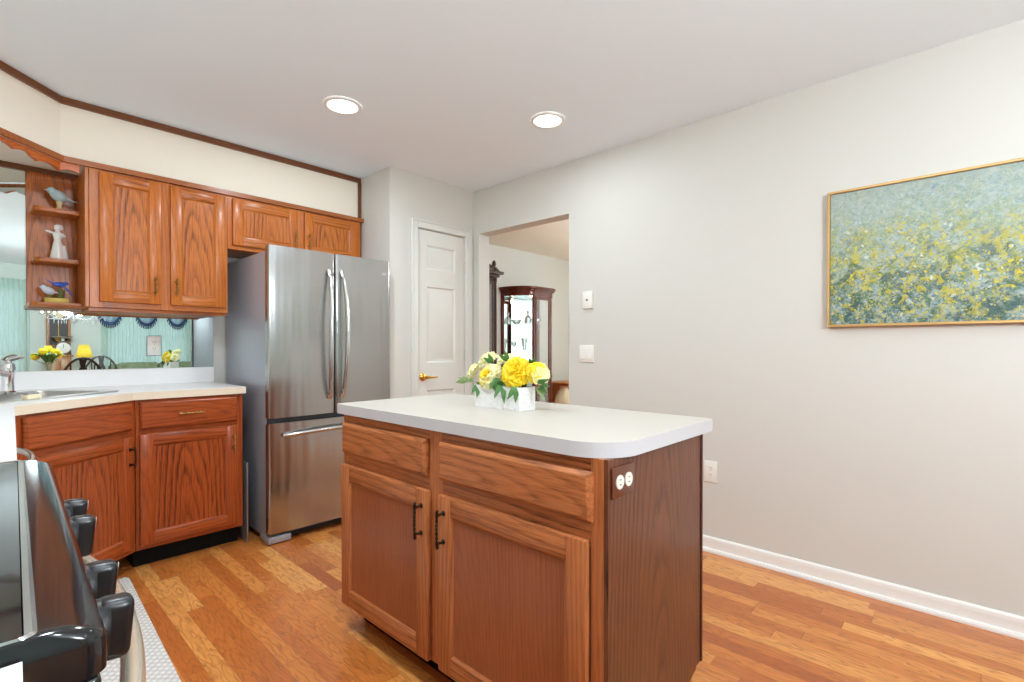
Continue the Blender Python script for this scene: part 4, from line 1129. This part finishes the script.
blob(mb.obj('bird', plain('cobalt_glaze', S(70, 96, 190), .25, noise_amt=.35, nscale=60), t), .002, 2)

# ------------------------------------------------------------------ dining room furniture seen through the opening
# curio cabinet with curved glass sides
CU = thing('curio_cabinet', 'cherry curio cabinet with curved glass sides in the dining room', 'display cabinet', (4.93, DY - .01, 0))
def plan(off, n=10):
    """front outline from left wall corner, curved side, flat centre door, curved side"""
    hw, dp, fw = .37 + off, .38 + off, .155
    L_ = []
    for i in range(n + 1):
        a = PI / 2 * i / n; L_.append((-hw + (hw - fw) * (1 - math.cos(a)), -dp * math.sin(a) ** .9 if i else 0))
    Rr = [(-x, y) for x, y in reversed(L_)]
    return L_ + Rr
def curio_slab(off, z0, z1, name, mat, bev=0):
    mb = MB(); mb.prism(plan(off)[::1], z0, z1, bev=bev, seg=2); return mb.obj(name, mat, CU)
curio_slab(0, .06, .20, 'base', M['cherry'], .004); curio_slab(.012, .20, .222, 'base_moulding', M['cherry'], .004)
curio_slab(-.002, .755, .780, 'waist_shelf', M['cherry'], .003); curio_slab(.0, 1.80, 1.865, 'crown_board', M['cherry'], .004)
curio_slab(.022, 1.865, 1.885, 'cornice', M['cherry'], .004); curio_slab(.042, 1.885, 1.915, 'cornice', M['cherry'], .006)
mb = MB(); mb.box(-.33, .33, -.012, -.002, .222, 1.80); mb.obj('mirror_back', M['mirror'], CU, smooth=False)
posts = [(-.352, -.012), (-.165, -.372), (.165, -.372), (.352, -.012)]
for x, y in posts:
    mb = MB(); mb.box(x - .018, x + .018, y - .012, y + .014, .222, 1.80, 0, .003, 2); mb.obj('post', M['cherry'], CU)
mb = MB()
for a in ((-.147, -.120), (.120, .147)): mb.box(a[0], a[1], -.388, -.368, .225, 1.797, 0, .003, 1)
mb.box(-.120, .120, -.388, -.368, .225, .265, 0, .002, 1); mb.box(-.120, .120, -.388, -.368, 1.755, 1.797, 0, .002, 1)
d = mb.obj('glass_door', M['cherry'], CU)
mb = MB(); mb.box(-.120, .120, -.379, -.376, .265, 1.755); mb.obj('pane', M['glass'], d, smooth=False)
mb = MB(); mb.ball((.134, -.396, .98), .011, seg=12); mb.obj('knob', M['bronze'], d)
P0 = plan(-.006)
for side in (-1, 1):
    mb = MB()
    seg_ = [p for p in P0[:11]]
    mb.grid(lambda u, v: (side * -1 * (seg_[int(round(u * 10))][0]) * -1 if side < 0 else -seg_[int(round(u * 10))][0], seg_[int(round(u * 10))][1], .225 + v * 1.572), 10, 1)
    o = mb.obj('curved_glass', M['glass'], CU, angle=80); solid(o, .004)
for z in (.50, 1.10, 1.45):
    mb = MB(); mb.prism(plan(-.022), z, z + .006); mb.obj('glass_shelf', M['glass'], CU)
for x, y in ((-.30, -.03), (.30, -.03), (-.15, -.35), (.15, -.35)):
    mb = MB(); mb.lathe([(.016, 0), (.028, .02), (.022, .06)], c=(x, y, 0), seg=14); mb.obj('foot', M['cherry'], CU)
for k, (x, z, nm, h) in enumerate(((-.14, 1.106, 'crystal_vase', .16), (.05, 1.106, 'crystal_goblet', .12), (.10, 1.456, 'crystal_bowl', .07), (-.07, 1.456, 'crystal_decanter', .18), (-.05, .781, 'crystal_pitcher', .20))):
    prof = {'crystal_vase': [(.025, 0), (.02, .02), (.03, .09), (.045, h)], 'crystal_goblet': [(.025, 0), (.005, .008), (.005, .05), (.03, .07), (.032, h)],
            'crystal_bowl': [(.03, 0), (.03, .008), (.06, .04), (.07, h)], 'crystal_decanter': [(.04, 0), (.05, .03), (.04, .08), (.014, .11), (.014, .13), (.022, .15), (.006, h)],
            'crystal_pitcher': [(.035, 0), (.05, .04), (.045, .10), (.03, .15), (.038, h)]}[nm]
    mb = MB(); mb.lathe(prof, seg=20)
    lab = {'crystal_vase': 'flared clear crystal vase on the middle curio shelf', 'crystal_goblet': 'clear stemmed goblet on the middle curio shelf',
           'crystal_bowl': 'low clear crystal bowl on the top curio shelf', 'crystal_decanter': 'clear decanter with stopper on the top curio shelf', 'crystal_pitcher': 'clear pitcher on the waist board inside the curio cabinet'}[nm]
    tag(mb.obj(nm, M['crystal'], loc=(4.93 + x, DY - .2, z + .0006)), lab, nm.split('_')[1])
# curio interior light
l = bpy.data.lights.new('curio_lamp', 'POINT'); l.energy = 1.5; l.color = (1, .85, .6); l.shadow_soft_size = .02
o = bpy.data.objects.new('curio_lamp', l); COL.objects.link(o); o.location = (4.93, DY - .19, 1.77)
# tall dark cabinet with carved crest
CK = thing('tall_cabinet', 'dark carved tall cabinet partly hidden by the left edge of the opening', 'cabinet', (3.90, DY - .01, 0))
mb = MB(); mb.box(-.30, .28, -.34, 0, .0, .10, 0, .006, 2); mb.box(-.29, .265, -.32, -.002, .10, .80, 0, .006, 2); mb.box(-.30, .285, -.335, -.002, .80, .83, 0, .008, 2); mb.obj('base', M['darkwood'], CK)
mb = MB(); mb.box(-.285, .262, -.30, -.002, .831, 1.97, 0, .005, 2)
for s in (-1, 1): mb.lathe([(.018, .84), (.018, .88), (.012, .90), (.015, 1.4), (.012, 1.90), (.018, 1.92), (.018, 1.965)], c=(s * .25, -.305, 0), seg=14)
mb.obj('upper_case', M['darkwood'], CK)
for a, b in ((-.225, -.012), (-.008, .22)):
    mb = MB()
    for q_ in ((a, a + .03, .87, 1.93), (b - .03, b, .87, 1.93), (a + .03, b - .03, .87, .91), (a + .03, b - .03, 1.89, 1.93)): mb.box(q_[0], q_[1], -.316, -.301, q_[2], q_[3], 0, .002, 1)
    d = mb.obj('door', M['darkwood'], CK); mb = MB(); mb.box(a + .03, b - .03, -.309, -.305, .91, 1.89); mb.obj('pane', M['glass'], d, smooth=False)
mb = MB(); mb.box(-.31, .295, -.335, -.001, 1.971, 2.005, 0, .01, 3); mb.box(-.33, .335, -.365, -.001, 2.005, 2.04, 0, .008, 2)
mb.prism([(-.32, 2.041), (-.24, 2.09), (-.10, 2.12), (-.05, 2.09), (-.05, 2.041)], -.33, -.30, axis='y', bev=.004); mb.prism([(.31, 2.041), (.24, 2.09), (.10, 2.12), (.05, 2.09), (.05, 2.041)], -.33, -.30, axis='y', bev=.004)
mb.lathe([(.02, 2.041), (.034, 2.07), (.014, 2.09), (.026, 2.12), (.02, 2.15), (.004, 2.17)], c=(.22, -.31, 0), seg=14); mb.obj('crest', M['darkwood'], CK)
M['pine2'] = oak('honey_table_wood', S(214, 140, 74), S(190, 110, 52), S(130, 66, 26), 'z', 16, .5)
# side table with cream jar
t = thing('side_table', 'low honey wood side table at the far right of the opening', 'table', (5.66, 4.20, 0))
mb = MB(); mb.box(-.26, .26, -.19, .19, .655, .672, 0, .004, 2); mb.obj('table_top', M['pine2'], t)
mb = MB(); mb.box(-.23, .23, .15, .165, .14, .654); mb.box(.21, .23, -.165, .15, .14, .654); mb.box(-.21, .21, -.165, .15, .14, .16); mb.box(-.23, -.21, -.165, .15, .14, .16); mb.obj('case', M['pine2'], t)
for x in (-.215, .215):
    for y in (-.15, .15):
        mb = MB(); mb.box(x - .015, x + .015, y - .015, y + .015, 0, .139, 0, .003, 1); mb.obj('leg', M['pine2'], t)
mb = MB(); mb.lathe([(.06, 0), (.09, .03), (.13, .14), (.135, .24), (.10, .36), (.06, .41), (.055, .43), (.065, .45)], seg=28)
tag(mb.obj('ceramic_jar', plain('cream_glaze', S(232, 214, 176), .4), loc=(5.56, 4.17, .1606)), 'large cream jar inside the low honey wood side table', 'jar')
# dining chandelier
def chandelier(name, label, x, y, z0, arms, rad, n_light_power, zc=H):
    t = thing(name, label, 'chandelier', (x, y, z0))
    mb = MB(); mb.lathe([(.004, 0), (.03, .04), (.045, .07), (.02, .12), (.012, .2), (.03, .25), (.02, .3), (.008, .34)], seg=16); mb.obj('centre_column', M['crystal'], t)
    mb = MB(); mb.tube([(0, 0, .33), (0, 0, zc - z0 - .03)], .004, 6); mb.lathe([(.05, zc - z0 - .03), (.055, zc - z0 - .002)], seg=20); mb.obj('chain_and_canopy', M['gold'], t)
    for k in range(arms):
        a = 2 * PI * k / arms + .2; ca, sa = math.cos(a), math.sin(a)
        mb = MB(); mb.tube([(ca * .02, sa * .02, .10), (ca * rad * .4, sa * rad * .4, .06), (ca * rad * .8, sa * rad * .8, .07), (ca * rad, sa * rad, .12)], .006, 8)
        mb.lathe([(.004, .115), (.030, .125), (.034, .13)], c=(ca * rad, sa * rad, 0), seg=14); arm = mb.obj('arm', M['crystal'], t)
        mb = MB(); mb.lathe([(.008, .131), (.013, .15), (.012, .17), (.002, .20)], c=(ca * rad, sa * rad, 0), seg=10); mb.obj('bulb', M['bulb'], arm)
        mb = MB()
        for d_ in (0.4, .8, 1.0): mb.tube([(ca * rad * d_, sa * rad * d_, .055 + .06 * (d_ == 1)), (ca * rad * d_, sa * rad * d_, .03 + .05 * (d_ == 1)), (ca * rad * d_, sa * rad * d_, .0 + .05 * (d_ == 1))], [.002, .007, .001], 6)
        mb.obj('crystal_drop', M['crystal'], arm)
    l = bpy.data.lights.new('chandelier_glow', 'POINT'); l.energy = n_light_power; l.color = (.86, .93, 1.0); l.shadow_soft_size = .22
    o = bpy.data.objects.new('chandelier_glow', l); COL.objects.link(o); o.location = (x, y, z0 + .32)
chandelier('crystal_chandelier', 'crystal chandelier hanging in the dining room', 4.9, 2.2, 1.75, 6, .26, 150)

# ------------------------------------------------------------------ breakfast area, seen in the mirror
chandelier('crystal_chandelier', 'crystal chandelier over the breakfast table, seen in the mirror', .84, -.9, 1.44, 8, .30, 260)
t = thing('breakfast_table', 'round wooden breakfast table seen in the mirror', 'table', (.84, -.92, 0))
mb = MB(); mb.lathe([(.50, .70), (.52, .715), (.52, .735), (.51, .742)], seg=48); mb.obj('table_top', M['pine'], t)
mb = MB(); mb.lathe([(.05, .05), (.09, .12), (.05, .2), (.04, .35), (.08, .5), (.05, .62), (.12, .699)], seg=24)
for k in range(4):
    a = PI / 4 + k * PI / 2; mb.tube([(0, 0, .12), (.18 * math.cos(a), .18 * math.sin(a), .10), (.34 * math.cos(a), .34 * math.sin(a), .03)], [.035, .03, .022], 8)
mb.obj('pedestal', M['windsor'], t)
def windsor(name, label, x, y, rz):
    t = thing(name, label, 'chair', (x, y, 0), rz, 'windsor chairs around the breakfast table')
    # seat toward -y, back at +y
    mb = MB(); mb.lathe([(.16, .430), (.20, .438), (.21, .452), (.19, .46), (.05, .452)], seg=32, sx=1.05); mb.obj('seat', M['windsor'], t)
    for sx_ in (-1, 1):
        for sy_ in (-1, 1):
            mb = MB(); mb.tube([(sx_ * .12, sy_ * .11, .43), (sx_ * .155, sy_ * .145, .25), (sx_ * .19, sy_ * .18, .0)], [.013, .02, .012], 10); mb.obj('leg', M['windsor'], t)
    mb = MB(); hoop = []
    for i in range(25):
        a = PI * i / 24; hoop.append((.225 * math.cos(a) * (1 if True else 0), .155 + .07 * (.15 + math.sin(a)), .455 + .57 * math.sin(a) ** .8))
    mb.tube(hoop, .013, 10); mb.obj('back_hoop', M['windsor'], t)
    for k in (-3, -2, 2, 3):
        xx = k * .055; zt = .455 + .57 * math.sqrt(max(.02, 1 - (xx / .225) ** 2)) ** .8
        mb = MB(); mb.tube([(xx * .6, .155, .455), (xx * .85, .185, .455 + (zt - .455) * .5), (xx, .155 + .07 * (.15 + math.sqrt(max(0, 1 - (xx / .225) ** 2))), zt)], .007, 8); mb.obj('spindle', M['windsor'], t)
    mb = MB()
    spl = [(-.018, .455), (-.035, .56), (-.02, .66), (-.048, .78), (-.05, .86), (-.022, .92), (-.035, 1.01), (.035, 1.01), (.022, .92), (.05, .86), (.048, .78), (.02, .66), (.035, .56), (.018, .455)]
    circ = [(.028 * math.cos(2 * PI * k / 16), .82 + .028 * math.sin(2 * PI * k / 16)) for k in range(16)]
    mb.prism(spl, 0, .012, axis='y', holes=[circ])
    for v in mb.bm.verts: v.co.y += .155 + .07 * (v.co.z - .455) / .57 * 1.1
    mb.obj('splat', M['windsor'], t)
    return t
windsor('windsor_chair', 'dark wheel-back windsor chair nearest the mirror at the breakfast table', .835, -.34, 0)
windsor('windsor_chair', 'dark windsor chair on the window side of the breakfast table', 1.17, -1.62, R(-165))
# vase of yellow tulips
t = thing('tulip_vase', 'glass vase of yellow tulips on the breakfast table', 'flowers', (.60, -.86, .7435))
mb = MB(); mb.lathe([(.04, 0), (.045, .01), (.04, .10), (.055, .22), (.06, .23)], seg=24); mb.obj('vase', M['glass'], t)
rnd = random.Random(3)
for k in range(5):
    a = 2 * PI * k / 5 + .9; rr_ = .07 + .09 * rnd.random(); hz_ = .24 + .12 * rnd.random(); bx2, by2 = rr_ * math.cos(a), rr_ * math.sin(a)
    mb = MB(); mb.tube([(0, 0, .03), (bx2 * .3, by2 * .3, .2), (bx2, by2, hz_)], .004, 6); st = mb.obj('stem', M['leaf'], t)
    mb = MB(); mb.lathe([(.008, hz_), (.042, hz_ + .02), (.046, hz_ + .055), (.026, hz_ + .085)], c=(bx2, by2, 0), seg=12); mb.obj('tulip', M['yellow'], st)
for k in range(13):
    a = 2 * PI * k / 13 + .3
    mb = MB(); mb.grid(lambda u, v: (math.cos(a) * (.02 + .17 * v) - math.sin(a) * (u - .5) * .05 * math.sin(PI * max(.02, v)), math.sin(a) * (.02 + .17 * v) + math.cos(a) * (u - .5) * .05 * math.sin(PI * max(.02, v)), .2 + .13 * math.sin(v * 2.2)), 2, 6); solid(mb.obj('tulip_leaf', M['leaf'], t, angle=80), .001)
# sideboard, scale, lamp, picture clock
t = thing('sideboard', 'tall narrow pine sideboard against the rear wall', 'cabinet', (.86, YB + .03, 0))
mb = MB(); mb.box(-.12, .16, 0, .36, .08, 1.0, 0, .004, 2); mb.box(-.14, .18, -.0, .38, 1.0, 1.03, 0, .006, 2)
for x in (-.10, .14):
    for y in (.02, .34): mb.box(x - .02, x + .02, y - .02, y + .02, 0, .08)
mb.obj('case', M['pine'], t)
for a, b in ((-.11, .015), (.025, .15)):
    mb = MB(); mb.box(a, b, .361, .378, .12, .96, 0, .004, 2); d = mb.obj('door', M['pine'], t)
    mb = MB(); mb.ball((b - .03 if a < -.1 else a + .03, .386, .56), .012, seg=10); mb.obj('knob', M['bronze'], d)
t = thing('kitchen_scale', 'white round-dial kitchen scale on the pine sideboard', 'scale', (.93, YB + .24, 1.0305))
mb = MB(); mb.prism([(-.10, 0), (.10, 0), (.08, .16), (.05, .22), (-.05, .22), (-.08, .16)], -.06, .06, axis='y', bev=.01); mb.obj('housing', plain('brown_enamel', S(96, 58, 40), .4), t)
mb = MB(); mb.lathe([(.085, .061), (.085, .068), (.08, .07)], c=(.0, 0, .11), axis='y', seg=32); dl2 = mb.obj('dial', M['porc'], t)
mb = MB(); mb.box(-.003, .003, .0705, .073, .11, .17); mb.obj('needle', M['black'], dl2, smooth=False)
mb = MB(); mb.lathe([(.02, .22), (.02, .26), (.10, .265), (.14, .29), (.142, .292)], seg=32); mb.obj('tray', M['nickel'], t)
t = thing('end_table', 'small pine end table holding the yellow lamp', 'table', (1.17, YB + .40, 0))
mb = MB(); mb.box(-.085, .085, -.2, .2, .60, .63, 0, .005, 2); mb.obj('table_top', M['pine'], t)
for x in (-.06, .06):
    for y in (-.17, .17): mb = MB(); mb.box(x - .015, x + .015, y - .015, y + .015, 0, .60); mb.obj('leg', M['pine'], t)
t = thing('table_lamp', 'small table lamp with a pleated yellow shade', 'lamp', (1.17, YB + .40, .6305))
mb = MB(); mb.lathe([(.07, 0), (.07, .015), (.03, .03), (.05, .12), (.06, .2), (.03, .29), (.012, .34), (.010, .42)], seg=24); mb.obj('base', M['porc'], t)
mb = MB()
def shade(u, v):
    a = 2 * PI * u; r_ = (.105 - .045 * v) * (1 + .03 * math.sin(a * 30)); return (r_ * math.cos(a), r_ * math.sin(a), .36 + .2 * v)
mb.grid(shade, 120, 2); solid(mb.obj('shade', M['lampyel'], t), .002)
t = thing('wall_clock', 'dark-faced wooden pendulum wall clock on the rear wall', 'clock', (.895, YB + .002, 1.16))
mb = MB(); mb.box(-.145, .145, 0, .08, 0, .03, 0, .004, 1); mb.box(-.145, .145, 0, .08, .72, .78, 0, .01, 2); mb.box(-.145, -.11, 0, .08, .03, .72, 0, .003, 1); mb.box(.11, .145, 0, .08, .03, .72, 0, .003, 1); mb.obj('case', plain('golden_oak', S(150, 96, 44), .4, noise_amt=.3, nscale=20), t)
mb = MB(); mb.box(-.11, .11, .005, .03, .03, .72); mb.obj('backboard', plain('dark_clock_interior', S(48, 40, 34), .5), t, smooth=False)
mb = MB(); mb.lathe([(.10, .0305), (.10, .045)], c=(0, 0, .56), axis='y', seg=32); mb.obj('dial', M['cream'], t)
mb = MB(); mb.tube([(0, .045, .44), (0, .045, .16)], .004, 6); mb.lathe([(.045, .040), (.045, .05)], c=(0, 0, .13), axis='y', seg=24); mb.obj('pendulum', M['gold'], t)
# sheer curtains
mb = MB(); mb.grid(lambda u, v: (DXR - .10 + .022 * math.sin(u * 26 * 2 * PI), 1.7 + 1.8 * u, .02 + 2.23 * v), 208, 4)
tag(mb.obj('sheer_curtain', M['sheer'], angle=80), 'white sheer curtain over the dining room window', 'curtain')
def sheer(x0, x1, z0, z1, y, label, n=26, amp=.022, group=None):
    nu = n * 8
    mb = MB(); mb.grid(lambda u, v: (x0 + (x1 - x0) * u, y + amp * math.sin(u * n * 2 * PI) * (.7 + .3 * v) + .006 * math.sin(u * 41 + v * 3), z0 + (z1 - z0) * v), nu, 6)
    return tag(mb.obj('sheer_curtain', M['sheer'], angle=80), label, 'curtain', group)
sheer(1.42, 2.78, .35, 2.24, YB + .10, 'pale sheer curtain over the window behind the sofa')
sheer(-.60, .56, .03, 2.20, YB + .10, 'pale sheer curtain over the patio door', 20)
# navy swag valance with tassels
t = thing('swag_valance', 'navy scalloped window valance with tassel fringe above the sheers', 'curtain', (1.42, YB + .16, 1.5))
mb = MB(); mb.tube([(0, 0, .78), (1.36, 0, .78)], .012, 10); mb.obj('curtain_rod', M['gold'], t)
M['swagpale'] = plain('pale_swag_fabric', S(150, 180, 196), .85, noise_amt=.2, nscale=20)
for c_ in (.11, .62, 1.08):
    wv = .185; zb = lambda u, k=1.0: .77 - .75 * k * (.55 + .45 * math.sqrt(max(0, 1 - (2 * u - 1) ** 2)))
    mb = MB(); mb.grid(lambda u, v: (c_ + (u - .5) * 2 * wv * .86, .012 * math.sin(u * 14) + .02 * math.sin(PI * u), .77 + (zb(u, .93) - .77) * v), 24, 10)
    s_ = mb.obj('swag', M['swagpale'], t, angle=80); solid(s_, .004)
    mb = MB(); mb.grid(lambda u, v: (c_ + (u - .5) * 2 * wv * (.86 + .14 * v), .004 + .022 * math.sin(PI * u) + .012 * math.sin(u * 14), zb(u, .93) + (zb(u) - zb(u, .93)) * v), 24, 2)
    solid(mb.obj('navy_border', M['navy'], s_, angle=80), .006)
    mb = MB()
    for k in range(15):
        u = (k + .5) / 15; z0_ = zb(u)
        mb.tube([(c_ + (u - .5) * 2 * wv, .02 * math.sin(PI * u), z0_ + .005), (c_ + (u - .5) * 2 * wv, .02 * math.sin(PI * u), z0_ - .02), (c_ + (u - .5) * 2 * wv, .02 * math.sin(PI * u), z0_ - .05)], [.004, .010, .007], 6)
    mb.obj('tassel_fringe', plain('dark_navy_trim', S(24, 34, 66), .8), s_)
# sofa
t = thing('sofa', 'olive floral sofa in front of the sheer curtained window', 'sofa', (2.14, YB + .30, 0))
mb = MB(); mb.box(-.50, .55, .12, .80, .10, .42, 0, .03, 3); mb.box(-.66, .66, -.06, .16, .12, .87, 0, .06, 4); mb.obj('frame', M['sofa'], t)
for s in (-1, 1):
    mb = MB(); mb.box(s * .66 - .08 * (s > 0) - .0, s * .66 + .08 * (s < 0), .10, .82, .10, .60, 0, .04, 3); mb.obj('arm', M['sofa'], t)
for a, b in ((-.56, -.005), (.005, .56)):
    mb = MB(); mb.box(a, b, .165, .30, .56, .90, 0, .05, 3); mb.obj('back_cushion', M['sofa'], t)
    mb = MB(); mb.box(a, b, .17, .80, .425, .55, 0, .04, 3); mb.obj('seat_cushion', M['sofa'], t)
for x in (-.6, .6):
    for y in (0, .72): mb = MB(); mb.lathe([(.02, 0), (.03, .13)], c=(x, y, 0), seg=12); mb.obj('foot', M['windsor'], t)
